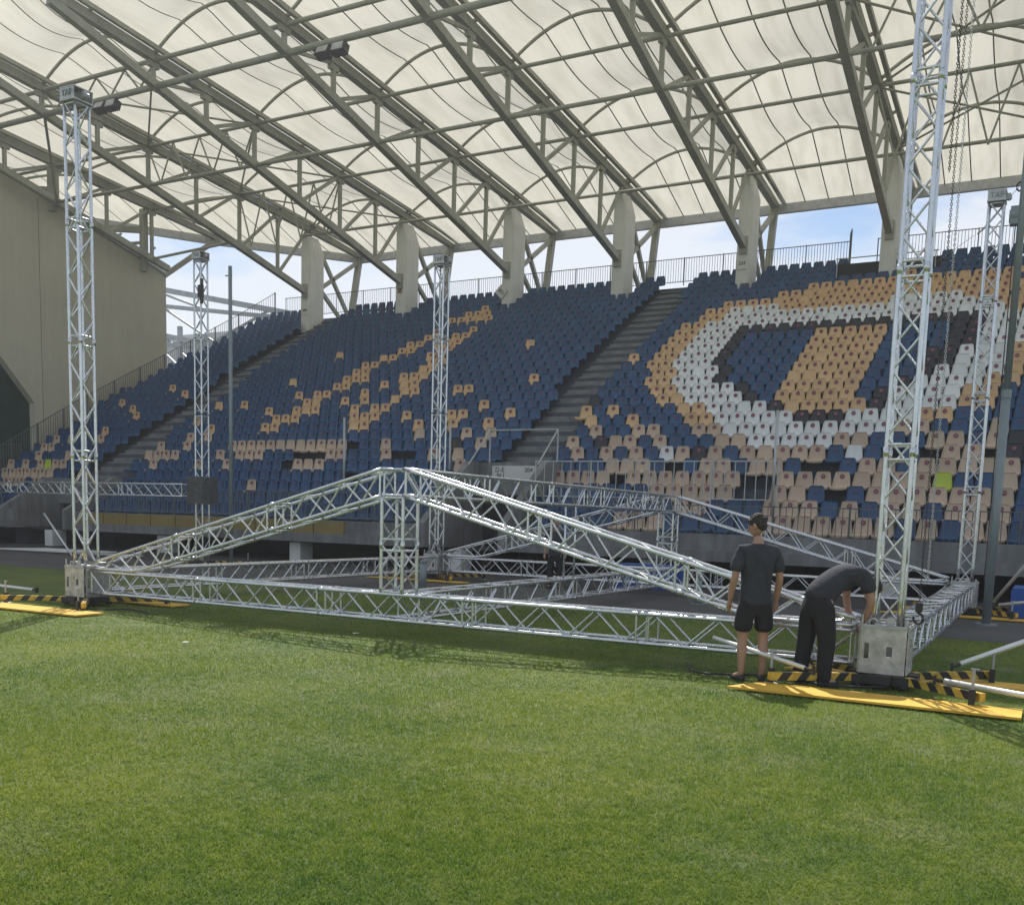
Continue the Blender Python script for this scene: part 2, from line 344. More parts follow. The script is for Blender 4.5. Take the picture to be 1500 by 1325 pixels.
# ---------------------------------------------------------------- seats
SEATMAP = [   # per row: run length * 10 + colour code
  [50, 102, 80, 322, 60, 52, 33, 52, 73, 12, 13, 12, 23, 42],
  [50, 102, 80, 322, 50, 92, 23, 32, 33, 12, 13, 12, 23, 12, 33, 42],
  [50, 32, 33, 12, 13, 22, 80, 132, 13, 172, 60, 72, 53, 21, 23, 12, 11, 12, 73, 42],
  [50, 12, 73, 22, 80, 212, 11, 92, 60, 43, 11, 73, 21, 83, 16, 22, 13, 42],
  [50, 13, 12, 13, 12, 13, 16, 23, 32, 50, 22, 13, 42, 13, 22, 13, 52, 11, 33, 112, 13, 12, 60, 32, 33, 12, 11, 12, 23, 12, 23, 12, 21, 12, 23, 12, 53, 42],
  [50, 22, 13, 32, 13, 42, 50, 43, 42, 13, 12, 33, 32, 31, 23, 32, 13, 21, 12, 13, 12, 13, 32, 40, 12, 13, 12, 13, 12, 13, 12, 14, 13, 15, 13, 12, 53, 12, 14, 12, 11, 12, 11, 23, 11, 15, 42],
  [50, 12, 23, 82, 50, 13, 22, 13, 42, 123, 11, 22, 13, 52, 15, 12, 13, 22, 40, 13, 12, 15, 23, 12, 13, 32, 23, 54, 23, 32, 23, 12, 13, 15, 42],
  [50, 12, 13, 12, 13, 32, 13, 32, 50, 22, 13, 12, 13, 202, 13, 32, 13, 12, 13, 22, 40, 12, 13, 22, 23, 22, 23, 104, 23, 32, 13, 12, 14, 32],
  [50, 62, 13, 42, 40, 42, 13, 52, 23, 72, 23, 42, 13, 22, 13, 22, 13, 32, 40, 13, 22, 13, 32, 23, 54, 35, 44, 23, 82],
  [50, 112, 40, 12, 13, 82, 33, 52, 33, 22, 13, 32, 23, 32, 13, 22, 30, 13, 12, 13, 42, 23, 44, 15, 53, 15, 44, 23, 62],
  [50, 72, 13, 32, 40, 82, 13, 22, 33, 32, 13, 12, 23, 82, 13, 52, 30, 15, 42, 23, 44, 15, 12, 53, 12, 15, 44, 23, 62],
  [50, 52, 13, 52, 40, 12, 13, 22, 13, 62, 23, 22, 13, 12, 13, 22, 13, 142, 30, 42, 23, 44, 15, 22, 53, 22, 15, 44, 23, 52],
  [40, 32, 13, 82, 40, 92, 13, 12, 23, 32, 13, 32, 23, 32, 23, 72, 40, 32, 23, 34, 15, 42, 53, 32, 15, 44, 23, 42],
  [40, 102, 13, 12, 40, 122, 23, 32, 13, 12, 23, 102, 13, 22, 40, 32, 23, 34, 15, 42, 53, 32, 25, 34, 23, 42],
  [40, 72, 13, 42, 40, 62, 13, 52, 33, 32, 33, 132, 40, 22, 23, 34, 15, 52, 53, 32, 25, 34, 23, 42],
  [50, 112, 40, 122, 23, 52, 23, 132, 40, 13, 12, 23, 34, 15, 52, 53, 42, 25, 34, 23, 32],
  [50, 102, 40, 132, 23, 52, 23, 132, 40, 22, 23, 34, 15, 52, 53, 42, 25, 34, 23, 32],
  [50, 102, 40, 142, 23, 32, 23, 142, 40, 22, 23, 34, 15, 52, 53, 42, 25, 34, 23, 32],
  [50, 102, 40, 82, 13, 62, 23, 22, 23, 72, 13, 62, 40, 22, 23, 34, 175, 34, 23, 22],
  [50, 102, 40, 152, 23, 12, 33, 142, 40, 22, 23, 214, 23, 42],
  [50, 102, 40, 162, 23, 12, 23, 142, 40, 32, 23, 194, 23, 52],
  [60, 92, 40, 162, 13, 32, 13, 142, 40, 32, 23, 44, 83, 54, 43, 52],
  [60, 92, 40, 352, 40, 42, 223, 52],
  [60, 92, 40, 162, 53, 142, 40, 82, 173, 62],
  [60, 92, 40, 172, 33, 152, 40, 102, 163, 52],
  [60, 92, 40, 182, 13, 162, 30, 182, 13, 132],
  [60, 82, 50, 72, 20, 102, 20, 102, 20, 22, 30, 42, 20, 102, 20, 142],
  [60, 82, 50, 72, 20, 102, 20, 102, 20, 22, 30, 42, 20, 72, 70, 122],
  [70, 72, 50, 72, 20, 102, 20, 92, 30, 22, 30, 42, 20, 72, 70, 122],
]

def seat_bm():
    W, n = .46, 5; b = MB(); S_ = []
    prof = [(-.38, -.07), (-.40, -.01), (-.37, .015), (-.20, -.01), (-.03, .02), (.015, .12), (.045, .27), (.06, .395), (.065, .43), (.05, .44)]
    wd = [.43, .47, .478, .478, .475, .462, .42, .37, .33, .27]
    for (y, z), w_ in zip(prof, wd):
        row = []
        for k in range(n+1):
            u = -1+2*k/n; lift = .022*abs(u)**3 if y < .0 else 0; fy = -.03*abs(u)**2.5 if y > .0 else 0
            row.append((u*w_/2, y+fy, z+lift))
        S_.append(row)
    vs = [p for r in S_ for p in r]; N = n+1
    fs = [(i*N+k, i*N+k+1, (i+1)*N+k+1, (i+1)*N+k) for i in range(len(S_)-1) for k in range(n)]
    b.add(vs, fs)
    back = [(x, y+.018, z-.02) for x, y, z in vs]; b.add(back, [f[::-1] for f in fs])
    m_ = len(vs); rim = []
    L = len(S_)
    loop = [k for k in range(N)]+[i*N+n for i in range(1, L)]+[(L-1)*N+k for k in range(n-1, -1, -1)]+[i*N for i in range(L-2, 0, -1)]
    for a, c in zip(loop, loop[1:]+loop[:1]): rim.append((a, a+m_, c+m_, c))
    b.f += rim; b.m += [0]*len(rim)
    return b
def badge_bm():
    b = MB(); c = (0, .0, .27); n = 14; r = .062
    vs = [(r*math.cos(2*math.pi*k/n), (.0405)+.006*math.sin(2*math.pi*k/n), .315+r*math.sin(2*math.pi*k/n)) for k in range(n)]
    vs = [(x, y-.008+(z-.315)*.12, z) for x, y, z in vs]
    b.add(vs, [tuple(range(n))]); b.add([(x*.5, y-.0012, (z-.315)*.5+.322) for x, y, z in vs], [tuple(range(n))], 1); return b
SEAT = {}
sb = seat_bm(); bbm = badge_bm()
CH = {'B': ('seatB', 'blue'), 'O': ('seatO', 'tan'), 'P': ('seatP', 'beige'), 'W': ('seatW', 'white'), 'K': ('seatK', 'black'), 'L': ('seatL', 'lime green')}
M['badge2'] = mat('badge_centre', (.30, .13, .15), .5, 0, .2, 30, coord='Generated')
for k, (mn, nm) in CH.items():
    me = bpy.data.meshes.new('stadium_seat'); me.from_pydata(sb.v, [], sb.f); me.materials.append(M[mn]); me.polygons.foreach_set('use_smooth', [True]*len(sb.f)); SEAT[k] = me
bme = bpy.data.meshes.new('badge'); bme.from_pydata(bbm.v, [], bbm.f); bme.materials.append(M['badge']); bme.materials.append(M['badge2']); bme.polygons.foreach_set('material_index', bbm.m)
bmeB = bme.copy(); bmeB.materials[0] = M['badgeB']; bmeB.materials[1] = M['seatB']
def pix(P):
    d = Vector(P)-Vector((0, 0, CAMZ)); z = d.dot(_F); return (750+FPX*d.dot(_Rv)/z, 933-FPX*d.dot(_Uv)/z, z)
seats = []
for i, line in enumerate(SEATMAP):
    line = ''.join(' .BOWKL'[q % 10]*(q//10) for q in line)
    for c, ch in enumerate(line):
        if ch in ' .': continue
        if ch == 'O' and i <= 7: ch = 'P'
        x = -42.59+.488*c+.021*i
        p = S(x, rowY(i)+.34, rowZ(i)+.03); px = pix(p)
        rr = random.Random(i*131+c)
        p.x += rr.uniform(-.008, .008)
        seats.append((px[2], -60 < px[0] < 1560, i, c, ch, x, p, rr.random() < (.78 if ch != 'L' else 0), rr.uniform(-.03, .03)))
seats.sort(key=lambda s: s[0])
vis = [s for s in seats if 0 < pix(s[6])[0] < 1500]
near = set((s[2], s[3]) for s in vis[:300])
ORD = ['lowest', 'second', 'third', 'fourth', 'fifth', 'sixth', 'seventh', 'eighth', 'ninth', 'tenth', 'eleventh', 'twelfth', 'thirteenth', 'fourteenth', 'fifteenth', 'sixteenth', 'seventeenth', 'eighteenth']
far = MB(); farb = MB(); mlist = list(CH)
cnt = {}
for s in seats:
    if s[2] in cnt: pass
byrow = {}
for s in seats: byrow.setdefault(s[2], []).append(s)
num = {}
for i, l in byrow.items():
    r = sorted([s for s in l if s[5] > -15], key=lambda s: s[5])
    for k, s in enumerate(r): num[(i, s[3])] = ('right', k+1)
    r = sorted([s for s in l if s[5] <= -15], key=lambda s: -s[5])
    for k, s in enumerate(r): num[(i, s[3])] = ('left', k+1)
def nth(k):
    suf = 'th' if 10 < k % 100 < 14 else {1: 'st', 2: 'nd', 3: 'rd'}.get(k % 10, 'th'); return '%d%s' % (k, suf)
SCL = KS
for s in seats:
    d, inv, i, c, ch, x, p, bd, yw = s
    if (i, c) in near:
        o = bpy.data.objects.new('stadium_seat', SEAT[ch]); col.objects.link(o); o.location = p; o.scale = (SCL,)*3; o.rotation_euler = (yw*.9, 0, yw)
        sd, k = num[(i, c)]
        tag(o, '%s seat%s, %s row up, %s to the %s of the central stairway' % (CH[ch][1], ' with badge' if bd else '', ORD[i], nth(k), sd), 'seat', 'seats in the lower rows of the grandstand')
        if bd:
            q = bpy.data.objects.new('badge', bmeB if ch == 'B' else bme); col.objects.link(q); q.parent = o
    elif inv:
        ca, sa = math.cos(yw), math.sin(yw)
        far.add([(p.x+(a*ca-b*sa)*SCL, p.y+(a*sa+b*ca)*SCL, p.z+e*SCL) for a, b, e in sb.v], sb.f, mlist.index(ch))
        if bd and ch != 'K' or rnd.random() < .3:
            far.add([(p.x+a*SCL, p.y+(b-.004)*SCL, p.z+e*SCL) for a, b, e in bbm.v[:14]], [bbm.f[0]], 7 if ch == 'B' else 6)
fs_ = far.build('stadium_seats', [M[CH[k][0]] for k in mlist]+[M['badge'], M['badgeB']], smooth=True, at=(S(-20, 30, 2)))
tag(fs_, 'mass of blue, tan and white stadium seats filling the upper grandstand', 'seats', kind='stuff')

# ---------------------------------------------------------------- columns
CX = [-35.1, -29.1, -23.1, -17.6, -12.05, -6.4, -.7]
signs = {0: '200', 4: '204'}
LBL = ['concrete column with a small 200 plate, leftmost behind the top row', 'concrete column with a small yellow sticker, second from the left', 'concrete column carrying a white diamond sign reading 302', 'plain concrete column right of the diamond sign column', 'concrete column with a 204 plate above the right seats', 'concrete column beside the dark platform, half behind the right tower', 'concrete column at the far right end of the top row']
for k, xc in enumerate(CX):
    r = empty('concrete_column', S(xc, 41.85, rowZ(26)-.8), LBL[k], 'column', 'columns carrying the roof')
    b = MB(); hw = .27 if k < 5 else .3
    yb = 42.45
    def cs(z, a): 
        y0, y1 = 41.3, yb; ch = .08
        return [S(xc-hw, y0, z), S(xc+hw-ch, y0, z), S(xc+hw, y0+ch*1.5, z), S(xc+hw, y1, z), S(xc-hw, y1, z)]
    A = cs(10.2, 0); B = cs(15.1, 0); n = 5
    C_ = [S(xc-hw, 41.35, 15.85), S(xc+hw*.25, 41.35, 15.85), S(xc+hw*.4, 41.45, 15.85), S(xc+hw*.4, 42.2, 15.85), S(xc-hw, 42.2, 15.85)]
    b.add(A+B+C_, [(j, (j+1) % n, (j+1) % n+n, j+n) for j in range(n)]+[(j+n, (j+1) % n+n, (j+1) % n+2*n, j+2*n) for j in range(n)]+[tuple(range(2*n, 3*n))])
    b.build('shaft', M['column'], r)
    b = MB(); p = S(xc-.16, 41.2, 12.7); q = S(xc+.16, 41.29, 13.4); b.bb(p.x, q.x, p.y, q.y, p.z, q.z); b.build('bearing_plate', M['roofsteel'], r)
    yy = S(0, 41.28, 0).y
    if k in signs:
        p = S(xc, 41.28, 12.05 if k == 0 else 12.15)
        if k == 4: p = S(xc-.02, 41.28, 12.3)
        b = MB(); b.bb(p.x-.23, p.x+.23, yy-.03, yy, p.z-.2, p.z+.24); sg = b.build('number_plate', M['plate'], r)
        text_obj(signs[k], .21, (p.x, yy-.036, p.z+.04), (1, 0, 0), (0, 0, 1), M['ink'], sg, 'number')
    if k == 1:
        p = S(xc-.02, 41.28, 12.6); b = MB(); b.bb(p.x-.12, p.x+.12, yy-.01, yy, p.z-.12, p.z+.16); b.build('sticker', M['yellow'], r)
    if k == 2:
        p = S(xc-.25, 41.2, 12.1); b = MB(); h = .36
        b.prism([(p.x-h, p.z), (p.x, p.z-h), (p.x+h, p.z), (p.x, p.z+h)], 'y', yy-.10, yy-.07); sg = b.build('diamond_sign', M['plate'], r)
        c45 = (.766, 0, -.643)
        text_obj('302', .26, (p.x, yy-.106, p.z), c45, (.643, 0, .766), M['ink'], sg, 'number')

# ---------------------------------------------------------------- roof trusses
def zt_(y): return 16.2+.075*(41.8-y)
def zb_(y): return 13.1+.2255*(41.0-y) if y > 24 else 16.93+.2255*(24-y)*.6
ND = [23.4, 26.1, 28.6, 31.15, 33.85, 36.55, 39.2, 41.55]
def make_truss(xc, label, rear=45.95, frame=True, yend=41.2, bend=None):
    r = empty('roof_truss', S(xc, yend, zb_(yend)), label, 'roof truss', 'steel trusses under the stand roof')
    st = M['roofsteel']
    be = bend or yend+.12
    b = MB(); b.bar(S(xc, 22.0, 17.45), S(xc, be, zb_(be)), .28, .30); b.build('bottom_chord', st, r)
    b = MB(); b.bar(S(xc, 21.6, zt_(21.6)), S(xc, rear, zt_(rear)), .30, .34)
    b.bar(S(xc+.33, 21.6, zt_(21.6)+.18), S(xc+.33, rear, zt_(rear)+.18), .16, .16)
    for y in ND: b.bar(S(xc, y, zt_(y)+.1), S(xc+.27, y, zt_(y)+.18), .1, .1)
    b.build('top_chord', st, r)
    for y in [q for q in ND[1:-1] if q < be]:
        b = MB(); b.bar(S(xc, y, zb_(y)), S(xc, y, zt_(y)), .15, .15); b.box(S(xc, y, zt_(y)-.2), (.165, .5, .34)); b.build('vertical_strut', st, r)
    for a, c in [q for q in zip(ND[2:], ND[3:]) if q[1] < be+1]:
        b = MB(); b.bar(S(xc, a+.05, zb_(a)), S(xc, c-.1, zt_(c)-.1), .13, .14); b.build('diagonal_strut', st, r)
    b = MB(); b.bar(S(xc, ND[1], zb_(ND[1])+.1), S(xc, ND[2], zt_(ND[2])-.12), .10, .12); b.build('diagonal_strut', st, r)
    if frame:
        b = MB()
        b.bar(S(xc, rear-.1, zt_(rear)-.1), S(xc, rear-.85, 12.2), .30, .30)
        b.bar(S(xc, 42.3, 13.3), S(xc, rear-.2, zt_(rear)-.35), .18, .2)
        b.bar(S(xc, 42.3, 15.5), S(xc, 45.2, 12.1), .18, .2)
        b.bar(S(xc, 42.3, 13.5), S(xc, 44.6, 11.9), .18, .2)
        b.build('rear_prop', st, r)
    return r
TL = ['steel roof truss ending on the leftmost concrete column', 'steel roof truss ending on the column with the yellow sticker', 'steel roof truss ending on the diamond sign column', 'steel roof truss ending on the plain middle column', 'steel roof truss ending on the 204 column', 'steel roof truss ending on the column half behind the right tower', 'unseen steel roof truss at the far right, beyond the right tower']
for xc, l in zip(CX, TL): make_truss(xc, l)  # last truss stands out of view, included for the roof shadow
make_truss(5.0, 'unseen steel roof truss furthest right over the stand')  # unseen truss continuing the roof rightwards for its shadow
make_truss(-41.0, 'steel roof truss above the sloping tan wall', rear=41.1, frame=False, yend=39.9, bend=37.6)
make_truss(-46.6, 'steel roof truss furthest left, beyond the tan wall', rear=35.5, frame=False, yend=34.4, bend=33)
# posts under the two left trusses, standing on the wall
for xc, y, z0, lab in ((-41.0, 36.4, 13.6, 'grey steel post between wall top and roof, nearer the stand'), (-41.0, 31.2, 15.1, 'grey steel post between wall top and roof, nearer the left edge')):
    r = empty('roof_post', S(xc-.4, y, z0), lab, 'post'); b = MB(); b.bar(S(xc-.4, y, z0-.1), S(xc-.4, y, zt_(y)-.1), .34, .30, up=Vector((0, 1, 0))); b.build('post_shaft', M['roofsteel'], r)
    b = MB(); b.bar(S(xc-.4, y, zt_(y)-1.1), S(xc-6, y-2.6, zt_(y)-.9), .26, .30); b.bar(S(xc-.4, y, zt_(y)-1.7), S(xc-4.6, y-2, z0+.9), .14, .14); b.build('cross_beam', M['roofsteel'], r)

# purlins: long tubes running the length of the stand
PUR = [(26.1, zt_(26.1)-.12, .085, 'front upper purlin tube under the roof membrane', -46.6), (31.15, zt_(31.15)-.12, .075, 'second upper purlin tube under the roof membrane', -46.6),
       (36.55, zt_(36.55)-.12, .075, 'third upper purlin tube under the roof membrane', -41), (41.8, zt_(41.8)-.2, .075, 'upper purlin tube running along the column tops', -35.1),
       (26.2, zb_(26.2), .12, 'thick lower purlin tube carrying the floodlights', -46.6), (31.15, zb_(31.15), .085, 'lower purlin tube under the middle of the roof', -46.6), (41.1, 15.75, .07, 'lower purlin tube running just in front of the column tops', -35.1),
       ]
for y, z, rr, lab, xl in PUR:
    b = MB(); b.tube([S(xl, y, z), S(8, y, z)], rr, 8)
    tag(b.build('purlin', M['roofsteel'], smooth=True), lab, 'roof tube', 'long tubes under the stand roof')
b = MB(); b.bar(S(-41.6, 37.85, 13.62), S(-41, 41.0, zt_(41)-.1), .26, .26); tag(b.build('roof_strut', M['roofsteel']), 'grey strut from the corner of the tan wall up to the roof', 'strut')
b = MB(); b.bar(S(-35.1, 45.95, 15.72), S(8, 45.95, 15.72), .26, .42); b.bar(S(-35.1, 45.95, 15.72), S(-41, 41.15, 16.08), .26, .42); b.bar(S(-41, 41.15, 16.08), S(-46.6, 35.5, 16.5), .26, .42)
tag(b.build('roof_edge_beam', M['steel']), 'pale steel edge beam and gutter along the back of the roof', 'roof beam')
# thin cross bracing between end trusses
def bracing(x0, x1, lab):
    b = MB()
    for y0, y1 in ((26.1, 31.15), (31.15, 36.55), (36.55, 41.6)):
        b.tube([S(x0, y0, zt_(y0)-.15), S(x1, y1, zt_(y1)-.15)], .042, 6); b.tube([S(x0, y1, zt_(y1)-.15), S(x1, y0, zt_(y0)-.15)], .042, 6)
    for y in (26.15, 31.15, 36.55):
        zt, zb = zt_(y)-.15, zb_(y); n = 4
        for k in range(n):
            xa = x0+(x1-x0)*k/n; xb = x0+(x1-x0)*(k+.5)/n; xc = x0+(x1-x0)*(k+1)/n
            b.tube([S(xa, y, zt), S(xb, y, zb)], .04, 6); b.tube([S(xb, y, zb), S(xc, y, zt)], .04, 6)
    return tag(b.build('wind_bracing', M['roofsteel']), lab, 'bracing')
bracing(-35.1, -29.1, 'thin crossed tubes bracing the roof at the left columns'); bracing(-6.4, -.7, 'thin crossed tubes bracing the roof behind the right tower')
b = MB(); b.tube([S(-41, 36.55, zb_(36.55)), S(-35.1, 36.55, zb_(36.55)+.3)], .07, 6); tag(b.build('roof_tie', M['roofsteel']), 'slim level tie tube above the gap between tan wall and stand', 'roof tube')
b = MB(); b.tube([S(-41, 31.15, zb_(31.15)), S(-35.1, 26.2, zb_(26.2))], .06, 6)
tag(b.build('roof_tie', M['roofsteel']), 'slim slanting tie tube between the leftmost roof trusses', 'roof tube')

# membrane bays
XS = [-46.6, -41.0]+CX+[5.0]  # last bay is out of view, added to carry the roof shadow rightwards
for k in range(len(XS)-1):
    xa, xb = XS[k], XS[k+1]; span = xb-xa; nu = 18
    ra = {0: 35.5, 1: 41.15}.get(k, 45.95); rb = {0: 41.15}.get(k, 45.95); fa_, fb_ = {0: (16.5, 19.0), 1: (19.0, 22)}.get(k, (22, 22))
    ys = [22.0, 26.1, 31.15, 36.55, 41.8, 45.95]
    nm = ['far left above the tan wall', 'between wall and the 200 column', 'second bay left of the diamond sign', 'bay just left of the diamond sign', 'bay just right of the diamond sign', 'bay left of the 204 column', 'bay right of the 204 column', 'bay behind the right tower', 'unseen bay beyond the far right edge'][k]
    r = empty('roof_membrane', S((xa+xb)/2, 34, 17), 'translucent cream roof fabric, '+nm, 'roof fabric', 'fabric bays of the stand roof')
    rows = []
    NV = 48
    for v in range(NV+1):
        y = 22+(45.95-22)*v/NV
        # rise of the vault: full on the arches, sagging between, flat at the rear edge
        seg = max(j for j in range(5) if y >= ys[j]-1e-6) if y < 45.9 else 4
        tt = (y-ys[seg])/(ys[seg+1]-ys[seg]); rise = 1.12
        if seg == 4: rise = 1.12*(1-tt)**1.1
        else: rise -= .42*math.sin(math.pi*tt)
        row = []
        for u in range(nu+1):
            uu = u/nu; yy = y
            rear = ra+(rb-ra)*uu; fr_ = fa_+(fb_-fa_)*uu; yy = fr_+(y-22)*(rear-fr_)/(45.95-22)
            if v < 8: yy += .9*(1-(2*uu-1)**2)*(1-v/8)
            row.append(S(xa+.10+(span-.10)*uu, yy, zt_(yy)+.19-(.19*tt if seg == 4 else 0)+rise*(1-(2*uu-1)**2)))
        rows.append(row)
    vs = [p for q in rows for p in q]; N = nu+1
    b = MB(); b.add(vs, [(v*N+u, v*N+u+1, (v+1)*N+u+1, (v+1)*N+u) for v in range(NV) for u in range(nu)]); nf = len(b.f)
    for uu in (.22, .40, .59, .78):
        u = uu*nu; u0 = int(u); fr = u-u0
        pts = [rows[v][u0].lerp(rows[v][u0+1], fr)-Vector((0, 0, .03)) for v in range(NV+1)]
        for a, c in zip(pts, pts[1:]): b.bar(a, c+(c-a)*.03, .05, .012, 1)
    b.build('fabric', [M['membrane'], M['seam']], r, smooth=True)
    for j, y in enumerate(ys[1:5]):
        v = (y-22)/(45.95-22)*NV; v0 = int(v); pts = []
        for u in range(nu+1): pts.append(rows[v0][u].lerp(rows[min(NV, v0+1)][u], v-v0)-Vector((0, 0, .10)))
        b = MB(); b.tube(pts, .065, 7); b.build('arch_tube', M['roofsteel'], r, smooth=True)

# floodlights on the thick lower purlin
def flood(x, label, n=2):
    r = empty('floodlight', S(x, 26.2, zb_(26.2)-.3), label, 'floodlight', 'black floodlight pairs under the roof')
    for k in range(n):
        b = MB(); c = S(x+(k-(n-1)/2)*.62, 26.1, zb_(26.2)-.32); Mx = Matrix.Rotation(R(-28+10*k), 3, 'X')
        b.box(c, (.56, .30, .34), 0, Mx)
        for j in range(5): b.box(c+Mx @ Vector((-.22+.11*j, .17, 0)), (.03, .06, .30), 0, Mx)
        h = b.build('lamp_housing', M['black'], r)
        b = MB(); b.box(c+Mx @ Vector((0, -.155, 0)), (.46, .012, .26), 0, Mx); b.build('lens', M['steel'], h)
        b = MB(); b.bar(c+Vector((-.2, 0, 0)), c+Vector((-.2, .1, .4)), .04, .04); b.bar(c+Vector((.2, 0, 0)), c+Vector((.2, .1, .4)), .04, .04); b.build('bracket', M['black'], h)
flood(-21.15, 'pair of black floodlights hanging under the roof at top centre'); flood(-31.5, 'pair of black floodlights under the roof near the left tower top')

# ---------------------------------------------------------------- fences
def fence(name, pts, h, label, pitch=.13, post=1.9, m='fence', rb=.011, grp=None, rp=.025):
    """vertical-bar fence on a polyline of base points"""
    pts = [Vector(p) for p in pts]
    r = empty(name, pts[0], label, 'fence', grp); bars = MB(); rails = MB()
    for a, c in zip(pts, pts[1:]):
        L = (c-a).length; n = max(1, int(L/pitch)); u = Vector((0, 0, 1))
        rails.bar(a+u*h, c+u*h, .04, .03); rails.bar(a+u*.08, c+u*.08, .035, .03)
        for k in range(n+1): p = a.lerp(c, k/n); bars.tube([p+u*.08, p+u*(h-.01)], rb, 4, cap=False)
        q = max(1, round(L/post))
        for k in range(q+(1 if c == pts[-1] else 0)): p = a.lerp(c, k/q); pm = MB(); pm.tube([p-u*.1, p+u*(h+.03)], rp, 6); pm.build('post', M[m], r)
    bars.build('bars', M[m], r); rails.build('rails', M[m], r)
    return r
fence('rear_railing', [S(-38.6, 43.8, 12.37), S(-8.3, 43.8, 12.37)], 1.18, 'grey bar railing behind the top row of seats, left of the gate', grp='railings of the stand')
fence('rear_railing', [S(-7.2, 43.8, 12.37), S(4, 43.8, 12.37)], 1.18, 'grey bar railing behind the top row, seen past the right tower', grp='railings of the stand')
r = empty('rear_gate', S(-8.0, 43.3, 12.3), 'open grey bar gate in the rear railing left of the last column', 'gate')
b = MB()
for a, c in (((-8.25, 43.5, 12.1), (-8.25, 43.5, 13.7)), ((-8.0, 42.4, 12.1), (-8.0, 42.4, 13.55)), ((-8.25, 43.5, 13.7), (-8.0, 42.4, 13.5)), ((-8.25, 43.5, 12.5), (-8.0, 42.4, 12.4))): b.tube([S(*a), S(*c)], .03, 6)
for k in range(1, 8): f_ = k/8; b.tube([S(-8.25+.25*f_, 43.5-1.1*f_, 12.45), S(-8.25+.25*f_, 43.5-1.1*f_, 13.6)], .012, 4)
b.build('gate_leaf', M['fence'], r)
r = empty('platform_rail', S(-8.3, rowY(27)-.3, rowZ(26)), 'thin pale handrail in front of the dark platform', 'handrail')
b = MB(); y = rowY(27)-.35; z0 = rowZ(26)-.3; b.tube([S(-8.35, y, z0+1.15), S(-4.6, y, z0+1.15)], .025, 6)
for x in (-8.3, -6.5, -4.7): b.tube([S(x, y, z0), S(x, y, z0+1.15)], .025, 6)
b.build('rail_tubes', M['fencelt'], r)
side = [(-41.0, 25.6, 1.2), (-41.0, 28.5, 3.0), (-41.0, 32.55, 5.4), (-41.0, 37.28, 8.0), (-40.6, 42.2, 10.9), (-39.4, 43.8, 12.3)]
fence('side_railing', [S(*p) for p in side], 1.65, 'dark bar fence climbing the left end of the stand', pitch=.16, grp='railings of the stand', rp=.045, rb=.016)
fence('front_railing', [S(-40.5, 24.36, 1.47), S(-35.7, 24.36, 1.47)], .85, 'dark bar railing on the front wall, left of the plain entrance block', pitch=.14, grp='railings of the stand', rb=.015)
fence('front_railing', [S(-31.5, 24.36, 1.47), S(-16.3, 24.36, 1.47)], .95, 'dark bar railing above the yellow panels', pitch=.14, grp='railings of the stand', rb=.015)
fence('front_railing', [S(-13.2, 24.36, 1.3), S(3, 24.36, 1.3)], .95, 'dark bar railing on the front wall behind the two workers', pitch=.16, grp='railings of the stand')
fence('inner_railing', [S(-13.3, 25.8, 2.30), S(-6.3, 25.8, 2.30)], 1.16, 'pale bar railing between the lower seats right of the entrance', pitch=.30, m='fencelt', rb=.016, grp='railings of the stand')
r = empty('entrance_guard', S(-14.8, 27.6, 3.4), 'pale tube guard rail standing over the entrance sign', 'handrail'); b = MB()
for a, c in (((-15.95, 27.7, 3.4), (-15.95, 27.7, 4.45)), ((-13.55, 27.7, 3.4), (-13.55, 27.7, 4.45)), ((-15.95, 27.7, 4.45), (-13.55, 27.7, 4.45)), ((-13.55, 27.7, 4.45), (-13.55, 26.4, 3.3)), ((-15.95, 27.7, 4.45), (-15.95, 26.4, 3.3))): b.tube([S(*a), S(*c)], .028, 6)
b.build('rail_tubes', M['fencelt'], r)
for x, y, z0, z1, lab in ((-6.3, 25.4, 1.9, 4.6, 'slim grey pole among lower seats at the end of the inner railing'), (-17.2, 27.3, 2.6, 4.6, 'slim grey pole left of the central entrance'), (-20.6, 26.2, 2.0, 4.8, 'slim grey pole rising behind the gable peak')):
    b = MB(); b.tube([S(x, y, z0), S(x, y, z1)], .04, 8); tag(b.build('net_pole', M['fencelt'], smooth=True), lab, 'pole', 'slim poles in the lower seats')

# ---------------------------------------------------------------- tan wall at the left and what lies behind it
r = empty('corner_building', S(-41.5, 33, 0)*1, 'tan rendered end wall with sloping top beside the stand, dark opening at its foot', 'building')
r.location.z = 0
P = lambda y, z: (S(0, y, z).y, S(0, y, z).z)
b = MB(); a = S(-41.55, 0, 0).x
b.prism([P(37.93, 13.67), P(37.93, 5.5), (P(30.15, 0)[0], -.01), P(30.15, 6.27), P(20, 17.78), P(20, 18.45), P(28.76, 16.12)], 'x', a-.45, a); b.build('wall', M['wall'], r)
for yj, za, zb2 in ((30.55, 5.4, 15.4),):
    b = MB(); p = S(-41.55, yj, za); q = S(-41.55, yj+.03, zb2); b.bb(a, a+.004, p.y, q.y, p.z, q.z); b.build('movement_joint', M['fascia'], r)
b = MB(); q0, q1 = S(-41.55, 20, 18.45), S(-41.55, 37.98, 13.67); b.bar(q0+Vector((-.2, 0, .05)), q1+Vector((-.2, 0, .05)), .62, .14); b.build('coping', M['steel'], r)
b = MB(); p = S(-46, 4, 0); q = S(-45.7, 30.9, 19.5)
b.bb(p.x, q.x, p.y, q.y, 0, q.z)
for k in range(14): z = .6+1.35*k; b.bb(q.x, q.x+.06, p.y, q.y, z, z+.08)
b.build('green_panelling', M['green'], r)
b = MB(); p = S(-46, 30.25, 0); q = S(-41.98, 30.8, 15.2); b.bb(p.x, q.x, p.y, q.y, 0, q.z); b.build('inner_wall', M['green'], r)
